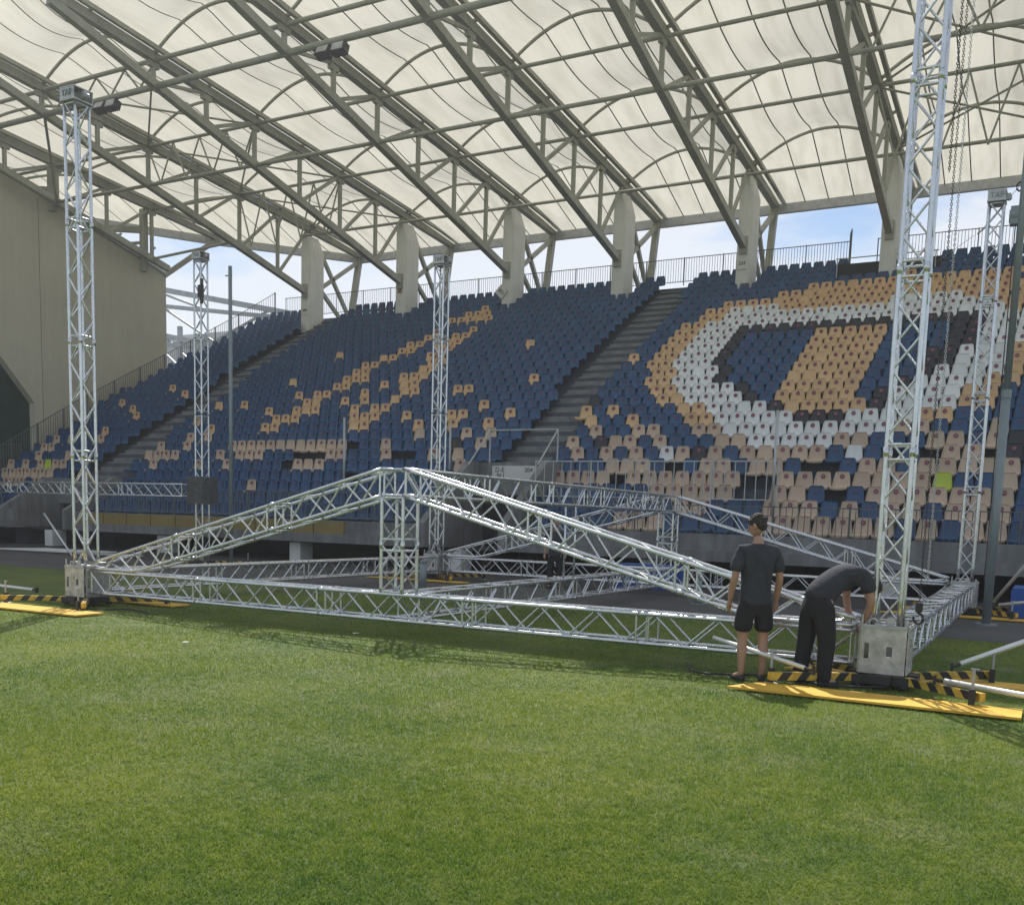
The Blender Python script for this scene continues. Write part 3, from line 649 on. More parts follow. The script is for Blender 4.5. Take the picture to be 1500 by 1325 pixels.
fence('corner_railing', [S(-41.9, 24, 2.6), S(-41.9, 29.6, 3.4)], 1.1, 'dark bar railing inside the green opening at the far left', pitch=.16)
# concrete kerb of the stand end
b = MB(); b.prism([P(24.3, .8), P(24.3, 1.3), P(27.9, 3.0), P(32.5, 5.75), P(41.5, 10.9), P(43.9, 12.2), P(43.9, 11), P(27, .8)], 'x', S(-41.2, 0, 0).x, S(-40.85, 0, 0).x)
b.build('end_wall', M['fascia'], stand)
# steel gantry and pale building behind the left end
r = empty('steel_gantry', S(-45, 46, 9), 'open grey steel footbridge frame behind the left end of the stand', 'footbridge'); b = MB()
G = [((243, 425), (440, 462)), ((243, 448), (440, 469)), ((243, 492), (345, 512)), ((243, 508), (345, 520))]
GW = [((-51.6, 46, 15.54), (-39.45, 46, 13.01)), ((-51.6, 46, 14.47), (-39.45, 46, 12.78)), ((-51.6, 46, 12.72), (-44.8, 46, 11.35)), ((-51.6, 46, 12.2), (-44.8, 46, 11.1))]
for k, (a, c) in enumerate(GW): b.bar(S(*a), S(*c), .3, .34 if k % 2 == 0 else .24)
b.build('beams', M['steel'], r); b = MB()
for a, c in (((-50.4, 46, 15.0), (-46.5, 46, 13.7)), ((-50.4, 46, 14.1), (-46.3, 46, 11.9)), ((-46.3, 46, 11.9), (-42, 46, 13.4)), ((-50.4, 46, 12.3), (-46, 46, 9.2)), ((-50.4, 46, 11.3), (-47.5, 46, 9.2))): b.bar(S(*a), S(*c), .14, .14)
b.build('braces', M['steel'], r); b = MB()
for x in (-42.4, -49.2): b.bar(S(x, 46, 8), S(x, 46, 13.0), .26, .26, up=Vector((0, 1, 0)))
b.build('posts', M['steel'], r)
r = empty('pale_building', (-78, 84, 0), 'pale flat-roofed building seen through the steel footbridge', 'building')
b = MB(); b.bb(-104, -61, 80, 96, 0, 19.6); b.build('wall', M['bldg'], r)
b = MB(); b.bb(-104.4, -60.6, 79.6, 96.4, 19.6, 20.3); b.build('roof', M['white'], r)
b = MB()
for k in range(7): b.bb(-100+5.6*k, -97.4+5.6*k, 79.94, 80.05, 12.5, 14.2)
b.build('window', M['dark'], r)
# ================================================================ STAGE TRUSS
HW = .19*KT            # half spacing of the chords
RC, RB = .0265, .0145  # chord and brace radius
def lattice(root, fa, fb, lat, L, joints=2, step=.36, rb=RB, ends=True, cross=0):
    """fa(t), fb(t): centre lines of the two sides; lat: half offset vector between the two faces"""
    al = M['alu']; lines = [lambda t: fa(t)+lat, lambda t: fa(t)-lat, lambda t: fb(t)+lat, lambda t: fb(t)-lat]
    for g in lines:
        n = 24; pts = [g(k/n) for k in range(n+1)]
        b = MB(); b.tube(pts, RC, 9)
        for j in range(1, joints+1): t = j/(joints+1); d = (g(t+.001)-g(t-.001)).normalized(); b.tube([g(t)-d*.05, g(t)+d*.05], RC*1.22, 9)
        b.build('chord', al, root, smooth=True)
    b = MB(); n = max(2, int(round(L/step))); n += n % 2
    jt = [j/(joints+1) for j in range(1, joints+1)]
    def face(g, h, ph):
        for k in range(n):
            t0, t1 = k/n, (k+1)/n
            p, q = (g(t0), h(t1)) if (k+ph) % 2 == 0 else (h(t0), g(t1))
            b.tube([p, q], rb, 6, cap=False)
    A, B, C_, D = lines
    face(A, C_, 0); face(B, D, cross); face(A, B, 0); face(C_, D, cross)
    for t in jt+([0.004, .996] if ends else []):
        for dt in ((-.05/L*1.6, .05/L*1.6) if t in jt else (0,)):
            P = [g(min(1, max(0, t+dt))) for g in lines]
            for i, j in ((0, 1), (2, 3), (0, 2), (1, 3)): b.tube([P[i], P[j]], rb*1.15, 6, cap=False)
    b.build('bracing', al, root, smooth=True)
def box_truss(A, B, up, label, grp, name='box_truss', joints=None, step=.36, cat='truss'):
    A = Vector(A); B = Vector(B); d = (B-A); L = d.length; d.normalize(); up = Vector(up); lat = d.cross(up).normalized()*HW; upv = lat.cross(d).normalized()*HW
    r = empty(name, A, label, cat, grp)
    j = joints if joints is not None else max(1, int(L/2.9))
    lattice(r, lambda t: A.lerp(B, t)+upv, lambda t: A.lerp(B, t)-upv, lat, L, j, step)
    return r
X1, Y1, YR = -1.61*KT, 12.33*KT, 24.22*KT
XL = -15.65*KT; XM = (X1+XL)/2
ZB, ZT = CAMZ+(.145-CAMZ)*KT, CAMZ+(.53-CAMZ)*KT; ZC = (ZB+ZT)/2; HW = (ZT-ZB)/2
ZP = CAMZ+(2.39-CAMZ)*KT
GB = 'horizontal trusses of the stage frame'
bx = .30
box_truss((XL+bx, Y1, ZC), (X1-bx, Y1, ZC), (0, 0, 1), 'long aluminium truss lying low across the front, nearest the camera', GB, joints=4, step=.40)
box_truss((XL+bx, YR, ZC), (X1-bx, YR, ZC), (0, 0, 1), 'long aluminium truss across the back of the stage frame', GB, joints=4, step=.40)
box_truss((XL, Y1+bx, ZC), (XL, YR-bx, ZC), (0, 0, 1), 'low side truss running back from the left front tower', GB, joints=3, step=.40)
box_truss((X1, Y1+bx, ZC), (X1, YR-bx, ZC), (0, 0, 1), 'low side truss running back from the right front tower', GB, joints=3, step=.40)
box_truss((XM, Y1+HW+.03, ZC), (XM, YR-HW-.03, ZC), (0, 0, 1), 'low middle truss joining the front and back trusses under the ridge', GB, joints=3, step=.40)
box_truss((XM, Y1-HW, ZP-HW), (XM, YR+HW, ZP-HW), (0, 0, 1), 'raised ridge truss running from the front peak to the back peak', GB, joints=4, step=.34, name='ridge_truss')
for y, l in ((Y1, 'short upright truss under the front gable peak'), (YR, 'short upright truss under the back gable peak')):
    box_truss((XM, y, ZT+.03), (XM, y, ZP-2*HW-.03), (0, 1, 0), l, 'upright gable trusses', 'king_post_truss', 1, .30)
def rafter(xa, y, label):
    sg = 1 if xa < XM else -1; x0 = xa+sg*.32; x1 = XM-sg*(HW+.015); zlo = ZT+.055; za = zlo+.075
    r = empty('rafter_truss', (x0, y, zlo), label, 'truss', 'sloping rafter trusses')
    top = lambda t: Vector((x0+(x1-x0)*t, y, za+(ZP-za)*t))
    def bot(t):
        z = za+(ZP-za)*t-2*HW*1.03
        return Vector((x0+(x1-x0)*t, y, max(zlo, z)))
    lattice(r, top, bot, Vector((0, HW, 0)), abs(x1-x0), 2, .36)
    return r
rafter(XL, Y1, 'left front rafter truss rising from the left tower to the peak'); rafter(X1, Y1, 'right front rafter truss with the bright sun glint, sloping to the right tower')
rafter(XL, YR, 'left back rafter truss rising behind the ridge truss'); rafter(X1, YR, 'right back rafter truss sloping down behind the standing man')
r = empty('prop_tubes', (XM, 17.0, ZT), 'pair of thin upright tubes propping the ridge truss mid-span', 'tube'); b = MB()
for y in (16.85, 17.3): b.tube([(XM, y, ZT), (XM, y, ZP-2*HW)], .022, 8)
b.build('tube_pair', M['alu'], r, smooth=True)

def tower(x, y, label, ztop=8.21, base=.66, heads=True):
    r = empty('truss_tower', (x, y, base), label, 'tower', 'vertical truss towers')
    L = ztop-base
    lat = Vector((.132, 0, 0)); dy = Vector((0, .132, 0)); c = Vector((x, y, 0))
    zf = lambda t: c+Vector((0, 0, base+L*t))
    lattice(r, lambda t: zf(t)+dy, lambda t: zf(t)-dy, lat, L, 3, .34, cross=1)
    # head: sheave box with the maker's letters
    b = MB(); b.bb(x-.17, x+.17, y-.19, y+.19, ztop, ztop+.025); b.bb(x-.165, x+.165, y-.185, y-.17, ztop+.026, ztop+.19); b.bb(x-.165, x+.165, y+.17, y+.185, ztop+.026, ztop+.19)
    b.bb(x-.17, x+.17, y-.19, y+.19, ztop+.191, ztop+.21); b.bar((x-.16, y, ztop+.105), (x+.24, y, ztop+.105), .06, .12)
    h = b.build('head_box', M['alu_plate'], r)
    b = MB(); b.tube([(x+.21, y-.05, ztop+.09), (x+.21, y+.05, ztop+.09)], .055, 14); b.build('sheave', M['steel'], h)
    text_obj('TAF', .14, (x, y-.192, ztop+.105), (1, 0, 0), (0, 0, 1), M['mast'], h)
    return r
TW = [(X1, Y1, 'right front truss tower, closest and tallest in view'), (XL, Y1, 'left front truss tower with both faces showing'), (X1, YR, 'right back truss tower with TAF head box against the sky'), (XL, YR, 'back truss tower left of centre, in front of the seats')]
for x, y, l in TW: tower(x, y, l)
PAX, PAY = -22.45, 21.8
tower(PAX, PAY, 'separate truss tower at left behind the stage frame', 8.9, .1)
# sleeve blocks riding on the towers
def sleeve(x, y, label):
    r = empty('sleeve_block', (x, y, .14), label, 'sleeve block', 'sleeve blocks at the tower feet')
    s_ = .25; z0, z1 = .17, .70; k = 0
    for sx, sy in ((0, -1), (0, 1), (1, 0), (-1, 0)):
        b = MB(); t_ = .012
        def pl(u0, u1, a, c_):
            if sx == 0: b.bb(x+u0, x+u1, y+sy*s_-t_/2, y+sy*s_+t_/2, a, c_)
            else: b.bb(x+sx*s_-t_/2, x+sx*s_+t_/2, y+u0, y+u1, a, c_)
        e = s_-.014 if sx == 0 else s_-.028
        pl(-e, -.19, z0, z1); pl(-.14, .04, z0, z1); pl(.10, e, z0, z1); pl(-.19, -.14, z0, .33); pl(-.19, -.14, .50, z1); pl(.04, .10, z0, .36); pl(.04, .10, .47, z1)
        n = Vector((sx, sy, 0)); u = Vector((sy, -sx, 0)) if sx == 0 else Vector((0, 1, 0)); u = Vector((1, 0, 0)) if sx == 0 else Vector((0, 1, 0)); c = Vector((x, y, 0))+n*(s_+.008)
        for uu, zz in ((-.2, .64), (-.1, .66), (.05, .645), (.2, .66), (-.2, .24), (.16, .23), (-.02, .3), (.1, .58), (-.06, .55), (.21, .42)):
            p = c+u*uu+Vector((0, 0, zz)); b.tube([p-n*.004, p+n*.010], .011, 7, 1)
        b.bar(c+u*-.235+Vector((0, 0, .675)), c+u*.235+Vector((0, 0, .675)), .012, .02, 1, up=n)
        b.tube([c+u*-.03+Vector((0, 0, .50))-n*.004, c+u*-.03+Vector((0, 0, .50))+n*.012], .035, 14, 1)
        for uu in (-.13, .15): p = c+u*uu; b.bar(p+Vector((0, 0, .19)), p+Vector((0, 0, .26)), .045, .012, 1, up=n)
        b.build('side_plate', [M['alu_plate'], M['steel']], r)
    b = MB()
    for uu in (-.12, -.02): 
        pts = [Vector((x+uu+.045*math.cos(a), y-.2, .71+.05*math.sin(a))) for a in [math.pi*k/8 for k in range(9)]]; b.tube(pts, .013, 6)
    b.tube([(x-.23, y-.23, .7), (x-.23, y-.23, .80)], .012, 6); b.tube([(x+.22, y-.2, .7), (x+.22, y-.2, .76)], .02, 6)
    b.bb(x+.02, x+.10, y-.21, y-.19, .70, .78)
    b.build('lifting_lugs', M['alu_plate'], r)
    b = MB()
    for sx in (-1, 1):
        for z in (.28, .6): b.tube([(x+sx*.21, y-.2, z), (x+sx*.21, y+.2, z)], .03, 10)
    b.build('rollers', M['black'], r, smooth=True)
    return r
SLV = ['scuffed square sleeve block at the foot of the right front tower', 'worn square sleeve block at the foot of the left front tower', 'sleeve block at the foot of the right back tower', 'sleeve block at the foot of the tower left of centre']
for (x, y, l), sl_ in zip(TW, SLV): sleeve(x, y, sl_)
# outrigger bases
def striped(b, p, q, w_, h, n=9):
    p = Vector(p); q = Vector(q); d = q-p; L = d.length; d.normalize(); a = d.cross(Vector((0, 0, 1))).normalized(); sl_ = h*.8
    up = Vector((0, 0, 1))
    for k in range(n):
        t0, t1 = L*k/n, L*(k+1)/n; vs = []
        for t in (t0, t1):
            tb = t if 0 < t < L-1e-6 else t
            lo = max(0, min(L, t+(0 if t in (0,) or abs(t-L) < 1e-6 else sl_*.5))); hi = max(0, min(L, t-(0 if t == 0 or abs(t-L) < 1e-6 else sl_*.5)))
            vs += [p+d*lo-a*w_/2-up*h/2, p+d*lo+a*w_/2-up*h/2, p+d*hi+a*w_/2+up*h/2, p+d*hi-a*w_/2+up*h/2]
        b.add(vs, [(0, 1, 2, 3), (4, 7, 6, 5), (0, 4, 5, 1), (1, 5, 6, 2), (2, 6, 7, 3), (3, 7, 4, 0)], k % 2)
def base(x, y, label, r1=1.16):
    r = empty('outrigger_base', (x, y, 0), label, 'tower base', 'outrigger bases of the towers')
    b = MB(); b.bb(x-.30, x+.30, y-.30, y+.30, .06, .15); b.bb(x-.36, x+.36, y-.12, y+.12, .075, .165); b.bb(x-.12, x+.12, y-.36, y+.36, .07, .16)
    for sx in (-1, 1):
        for sy in (-1, 1): b.tube([(x+sx*.24, y+sy*.24, 0.03), (x+sx*.24, y+sy*.24, .09)], .06, 12)
    b.build('base_frame', M['black'], r)
    for sx in (-1, 1):
        for sy in (-1, 1):
            b = MB(); d = Vector((sx*.90, sy*.78, 0)).normalized(); p = Vector((x, y, .115))+d*.36; q = Vector((x, y, .125))+d*(r1+.22)
            striped(b, p, q, .07, .085); o = b.build('outrigger', [M['stripeY'], M['stripeK']], r)
            b = MB(); f_ = Vector((x, y, 0))+d*(r1+.16)-Vector((0, 0, 0)); a = d.cross(Vector((0, 0, 1)))
            f_ = f_+a*.075
            b.tube([f_+Vector((0, 0, .03)), f_+Vector((0, 0, .40))], .014, 8); b.tube([f_+Vector((0, 0, .022)), f_+Vector((0, 0, .035))], .085, 14); b.tube([f_+Vector((0, 0, .035)), f_+Vector((0, 0, .075))], .035, 8)
            b.bar(f_+Vector((-.03, 0, .40)), f_+Vector((.05, 0, .40)), .012, .012); b.build('jack', M['steel'], o)
            b = MB(); b.box(f_+Vector((0, 0, .125)), (.06, .07, .15)); b.build('jack_sleeve', M['black'], o)
    return r
BSL = ['black base with striped outriggers under the right front tower', 'black base with striped outriggers under the left front tower', 'striped outrigger base under the right back tower', 'striped outrigger base under the tower left of centre']
for (x, y, l), bl in zip(TW, BSL): base(x, y, bl)
base(PAX, PAY, 'striped outrigger base under the separate left tower')
def board(x0, x1, y0, y1, label, rz=0, tip=.35):
    b = MB(); c, s_ = math.cos(rz), math.sin(rz); cx, cy = (x0+x1)/2, (y0+y1)/2
    P = [(x0, y0), (x1, y0), (x1, y1), (x0+tip, y1)]
    P = [(cx+(x-cx)*c-(y-cy)*s_, cy+(x-cx)*s_+(y-cy)*c) for x, y in P]
    b.prism(P, 'z', .022, .045); return tag(b.build('ground_board', M['board']), label, 'board', 'yellow boards under the tower feet')
board(-2.86, -.10, 10.1, 10.62, 'bright yellow board on the grass in front of the right tower', -.0, .22)
board(-2.7, .6, 11.95, 12.40, 'yellow board behind the right front tower', .01)
board(-16.9, -13.05, 10.02, 10.55, 'bright yellow board on the grass in front of the left tower', .02, .1)
board(-18.5, -14.45, 9.45, 9.75, 'yellow board at the left picture edge, in front of the longer one')
board(-15.3, -13.2, 12.1, 12.5, 'shaded yellow board behind the left front tower')
for (x, y) in ((X1, YR), (XL, YR)): board(x-1.5, x+1.5, y-1.1, y-.7, 'dull yellow board under the %s' % ('right back tower' if x == X1 else 'tower left of centre'))

# loose braces, poles
def tube(name, p, q, r_, m, label, cat, ends=None, grp=None):
    r = empty(name, p, label, cat, grp); b = MB(); b.tube([p, q], r_, 12); b.build('shaft', M[m], r, smooth=True)
    b = MB(); d = (Vector(q)-Vector(p)).normalized(); P = Vector(p); b.tube([P-d*.10, P+d*.05], r_*.6, 8); b.box(P-d*.1, (.03, .05, .09)); b.build('end_fork', M['black'], r); return r
tube('brace_tube', (-.74, 11.5, .32), (.35, 12.4, .78), .030, 'whitetube', 'white brace tube rising to the right from the far striped outrigger', 'brace tube', grp='loose brace tubes')
tube('brace_tube', (-.83, 10.85, .21), (.9, 10.3, .14), .030, 'whitetube', 'white brace tube lying low over the near striped outrigger at right', 'brace tube', grp='loose brace tubes')
tube('brace_tube', (-2.2, 10.7, .23), (-3.25, 10.8, .46), .026, 'whitetube', 'white brace tube crossing in front of the standing man\'s calves', 'brace tube', grp='loose brace tubes')
tube('brace_tube', (-15.85, 11.35, .20), (-18.2, 11.2, .26), .030, 'whitetube', 'white brace tube lying by the left tower at the picture edge', 'brace tube', grp='loose brace tubes')
tube('brace_tube', (-.90, 22.0, .34), (.2, 21.3, 2.0), .035, 'whitetube', 'thin brace tube slanting up at the far right edge', 'brace tube', grp='loose brace tubes')
tube('brace_tube', (-.80, 21.8, .3), (.8, 21.5, .6), .030, 'whitetube', 'thin brace tube lying almost flat at the far right edge', 'brace tube', grp='loose brace tubes')
tube('brace_tube', (-27.2, 20.9, .1), (-28.8, 21.1, 1.4), .030, 'whitetube', 'thin brace tube leaning at the far left edge', 'brace tube', grp='loose brace tubes')
r = empty('field_mast', (-.93, 20.38, 0), 'thick grey green mast right of the right front tower', 'mast'); b = MB(); b.tube([(-.93, 20.38, 0), (-.93, 20.38, 4.2)], .080, 16); b.tube([(-.93, 20.38, 4.2), (-.93, 20.38, 12)], .062, 16); b.build('shaft', M['mast'], r, smooth=True)
b = MB(); b.tube([(-.93, 20.38, 0), (-.93, 20.38, .03)], .2, 16); b.tube([(-.93, 20.38, 4.15), (-.93, 20.38, 4.3)], .088, 16); b.build('collar', M['mast'], r)
r = empty('field_mast', (-21.07, 21.57, 0), 'slim grey mast right of the separate left tower', 'mast'); b = MB(); b.tube([(-21.07, 21.57, 0), (-21.07, 21.57, 8.55)], .055, 12); b.build('shaft', M['mast'], r, smooth=True)
b = MB(); b.bar((-21.25, 21.57, 8.3), (-21.0, 21.57, 8.3), .03, .03); b.build('top_bracket', M['mast'], r)
for x, y, h, l in ((-6.56, 20.5, .54, 'short grey steel post on the track behind the frame, right of centre'), (-12.43, 18.7, .66, 'short grey steel post on the track near the middle of the frame')):
    r = empty('steel_post', (x, y, 0), l, 'post'); b = MB(); b.tube([(x, y, 0), (x, y, h)], .085, 14); b.build('shaft', M['mast'], r, smooth=True); b = MB(); b.tube([(x, y, 0), (x, y, .02)], .16, 14); b.tube([(x, y, h), (x, y, h+.02)], .095, 14); b.build('flange', M['mast'], r)
# second system at the left: truss on the separate tower
box_truss((-34, PAY, 2.24), (PAX-.62, PAY, 2.24), (0, 0, 1), 'aluminium truss hanging level at left beside the separate tower', GB, joints=3, step=.42)
r = empty('motor_yoke', (PAX, PAY, 1.8), 'dark mesh sleeve on the separate left tower', 'sleeve'); b = MB()
for sx in (-1, 1):
    for k in range(13):
        u = -.3+.6*k/12; b.bb(PAX+sx*.30-.006, PAX+sx*.30+.006, PAY+u-.012, PAY+u+.012, 1.85, 2.65); b.bb(PAX+u-.012, PAX+u+.012, PAY+sx*.31-.006, PAY+sx*.31+.006, 1.85, 2.65)
    for k in range(14):
        z = 1.86+.78*k/13; b.bb(PAX+sx*.32-.005, PAX+sx*.32+.005, PAY-.3, PAY+.3, z-.012, z+.012); b.bb(PAX-.3, PAX+.3, PAY+sx*.33-.005, PAY+sx*.33+.005, z-.012, z+.012)
b.build('mesh_panel', M['fence'], r)
# chain hoists
def chain(p, q, rr=.0034, link=.036):
    p = Vector(p); q = Vector(q); L = (q-p).length; n = int(L/(link*.74)); b = MB(); d = (q-p)/L
    for k in range(n):
        c = p+d*(L*(k+.5)/n); u = Vector((1, 0, 0)) if k % 2 else Vector((0, 1, 0)); pts = []
        for a in range(9): t = 2*math.pi*a/8; pts.append(c+u*math.cos(t)*link*.3+d*math.sin(t)*link*.5)
        b.tube(pts, rr, 4, cap=False)
    return b
r = empty('chain_hoist', (X1+.30, Y1-.02, .8), 'dark lifting chain and hook hanging beside the right front tower', 'chain hoist', 'chain hoists')
cx_, cy_ = X1+.31, Y1-.02
chain((cx_, cy_, .92), (cx_, cy_, 8.6)).build('chain', M['black'], r); chain((cx_+.06, cy_, 1.2), (cx_+.06, cy_, 8.6)).build('chain', M['steel'], r)
chain((cx_-.05, cy_+.03, 5.4), (cx_-.05, cy_+.03, 8.6), .0042).build('chain', M['black'], r)
b = MB(); b.box((cx_, cy_, .9), (.07, .06, .10)); pts = [Vector((cx_+.05*math.cos(a), cy_, .78+.055*math.sin(a))) for a in [math.pi*.5-k*math.pi*1.6/9 for k in range(10)]]; b.tube(pts, .014, 7); b.tube([(cx_, cy_, .83), (cx_, cy_, .9)], .02, 8); b.build('hook', M['black'], r)
cx2, cy2 = X1+.42, YR-.1
r = empty('chain_hoist', (cx2, cy2, 7.6), 'small chain hoist hanging beside the TAF head box of the right back tower', 'chain hoist', 'chain hoists')
b = MB(); b.box((cx2, cy2, 7.9), (.30, .22, .34)); b.tube([(cx2-.17, cy2, 7.9), (cx2+.17, cy2, 7.9)], .13, 12); b.build('motor_body', M['mast'], r)
b = MB(); b.tube([(cx2, cy2, 8.05), (cx2, cy2, 8.55)], .018, 6); pts = [Vector((cx2+.09*math.cos(a), cy2, 8.45+.09*math.sin(a))) for a in [k*math.pi*1.7/9 for k in range(10)]]; b.tube(pts, .018, 6); b.build('hook', M['black'], r)
b = MB(); b.tube([(cx2-.05, cy2, .7), (cx2-.05, cy2, 7.8)], .012, 5); b.tube([(cx2+.06, cy2, 1.6), (cx2+.06, cy2, 7.8)], .012, 5); b.build('chain', M['black'], r)
b = MB(); b.tube([(PAX+.28, PAY-.25, 7.6), (PAX+.30, PAY-.25, 8.3)], .045, 8); b.box((PAX+.25, PAY-.25, 7.95), (.13, .12, .34)); tag(b.build('tower_hoist', M['black']), 'small black hoist hanging at the top of the separate left tower', 'hoist')
b = MB(); b.tube([S(-3.2, 41, 12.6), S(-.2, 38, 15.2)], .012, 5); b.tube([S(-6.2, 42, 10.9), S(-3.4, 41.1, 12.5)], .01, 5); b.tube([S(-3.3, 41.05, 12.52), S(-3.0, 41, 12.75)], .03, 6)
tag(b.build('guy_wire', M['steel']), 'thin slanting guy wire crossing behind the right back tower', 'wire')
# white sheets and blue sheet on the ground
def sheet(name, pts, m, label, cat):
    b = MB(); b.prism(pts, 'z', .03, .07); return tag(b.build(name, M[m]), label, cat)
sheet('folded_sheet', [(-33.5, 22.5), (-30.3, 23.0), (-29.6, 24.6), (-33.0, 24.3)], 'white', 'pale folded sheet lying on the track at the far left', 'sheet')
sheet('folded_sheet', [(-29.4, 22.7), (-27.6, 22.9), (-27.2, 23.7), (-29.0, 23.6)], 'steel', 'smaller grey sheet on the track beside the pale one', 'sheet')
b = MB(); b.bb(-.62, 1.4, 22.6, 24.2, .003, .55); b.bb(-.60, 1.4, 22.62, 24.1, .553, .60); tag(b.build('crash_mat', M['bluemat']), 'blue padded block on the track at the far right edge', 'mat')
b = MB(); b.bb(-9.9, -8.3, 24.0, 24.8, .003, .62); tag(b.build('crash_mat', M['bluemat']), 'blue padded block half hidden behind the back truss', 'mat')
def cable(pts, r_, label):
    P = [Vector(p) for p in pts]; out_ = []
    for i in range(len(P)-1):
        p0, p1, p2, p3 = P[max(0, i-1)], P[i], P[i+1], P[min(len(P)-1, i+2)]
        for k in range(8):
            u = k/8; out_.append(.5*((2*p1)+(p2-p0)*u+(2*p0-5*p1+4*p2-p3)*u*u+(3*p1-p0-3*p2+p3)*u**3))
    out_.append(P[-1]); b = MB(); b.tube(out_, r_, 6); tag(b.build('cable', M['black'], smooth=True), label, 'cable', 'black cables on the ground')
cable([(X1+.1, Y1-.35, .05), (X1-.5, Y1-.55, .035), (X1-1.1, Y1-.25, .035), (X1-1.9, Y1-.6, .035), (X1-2.3, Y1+.1, .035)], .012, 'black cable trailing over the grass by the right tower base')
cable([(XL+.2, Y1-.35, .05), (XL+.8, Y1-.6, .035), (XL+1.3, Y1-.2, .035), (XL+2.0, Y1-.4, .035)], .012, 'black cable trailing over the grass by the left tower base')
# scraps of paper on the grass
for k, (x, y) in enumerate(((-12.2, 7.9), (-9.55, 8.9), (-8.55, 11.1))):
    b = MB(); b.add([(x, y, .045), (x+.09, y+.02, .05), (x+.08, y+.06, .052), (x-.01, y+.05, .047), (x, y, .042), (x+.09, y+.02, .047), (x+.08, y+.06, .049), (x-.01, y+.05, .044)], [(0, 1, 2, 3), (7, 6, 5, 4), (0, 4, 5, 1), (1, 5, 6, 2), (2, 6, 7, 3), (3, 7, 4, 0)])
    tag(b.build('paper_scrap', M['white']), ['white scrap of paper on the grass at left', 'tiny white scrap on the grass left of centre', 'small white scrap on the grass just in front of the low truss'][k], 'scrap')

# ================================================================ PEOPLE
def skin(nodes, edges, sub=2, root=0):
    me = bpy.data.meshes.new('t'); me.from_pydata([n[0] for n in nodes], edges, []); o = bpy.data.objects.new('t', me); col.objects.link(o)
    md = o.modifiers.new('s', 'SKIN'); md.use_smooth_shade = True
    for i, n in enumerate(nodes):
        r_ = n[1] if isinstance(n[1], tuple) else (n[1], n[1]); me.skin_vertices[0].data[i].radius = r_; me.skin_vertices[0].data[i].use_root = (i == root)
    sd = o.modifiers.new('b', 'SUBSURF'); sd.levels = sub; sd.render_levels = sub
    dg = bpy.context.evaluated_depsgraph_get(); dg.update(); m2 = bpy.data.meshes.new_from_object(o.evaluated_get(dg))
    vs = [tuple(v.co) for v in m2.vertices]; fs = [tuple(p.vertices) for p in m2.polygons]; bpy.data.objects.remove(o); bpy.data.meshes.remove(me); bpy.data.meshes.remove(m2)
    return vs, fs
def chain_skin(pts, sub=2):
    return skin(pts, [(i, i+1) for i in range(len(pts)-1)], sub)
def ellip(c, r_, n=10, m=7, Mx=None):
    vs = []; fs = []
    for i in range(m+1):
        th = math.pi*i/m
        for k in range(n):
            ph = 2*math.pi*k/n; p = Vector((r_[0]*math.sin(th)*math.cos(ph), r_[1]*math.sin(th)*math.sin(ph), r_[2]*math.cos(th)))
            if Mx: p = Mx @ p
            vs.append(tuple(Vector(c)+p))
    for i in range(m):
        for k in range(n): fs.append((i*n+k, (i+1)*n+k, (i+1)*n+(k+1) % n, i*n+(k+1) % n))
    return vs, fs
def hand(b, wrist, d, palm_n, side, curl=.5, sc_=1.0):
    """wrist pos, direction of the hand, palm normal, side = +1/-1 for the thumb side"""
    w_ = Vector(wrist); d = Vector(d).normalized(); n = Vector(palm_n); n = (n-d*n.dot(d)).normalized(); s_ = d.cross(n)*side
    b.add(*chain_skin([(w_-d*.02, (.024, .020)), (w_+d*.03*sc_, (.034, .016)), (w_+d*.075*sc_, (.038, .014)), (w_+d*.095*sc_, (.034, .011))], 1))
    for k, (u, L) in enumerate(((.028, .070), (.010, .080), (-.009, .075), (-.027, .058))):
        p = w_+d*.085*sc_+s_*u; c1 = curl*(.8+.12*k); d1 = (d*math.cos(c1*.6)+n*math.sin(c1*.6)); d2 = (d*math.cos(c1*1.5)+n*math.sin(c1*1.5)); d3 = (d*math.cos(c1*2.2)+n*math.sin(c1*2.2))
        q1 = p+d1*L*.45; q2 = q1+d2*L*.32; q3 = q2+d3*L*.25
        b.add(*chain_skin([(p-d*.01, .0095), (q1, .0088), (q2, .008), (q3, .0065)], 1))
    p = w_+d*.03+s_*.026; q1 = p+(d*.6+s_*.7+n*.3).normalized()*.035; q2 = q1+(d*.9+s_*.25+n*.3).normalized()*.03
    b.add(*chain_skin([(p, .012), (q1, .0105), (q2, .008)], 1))
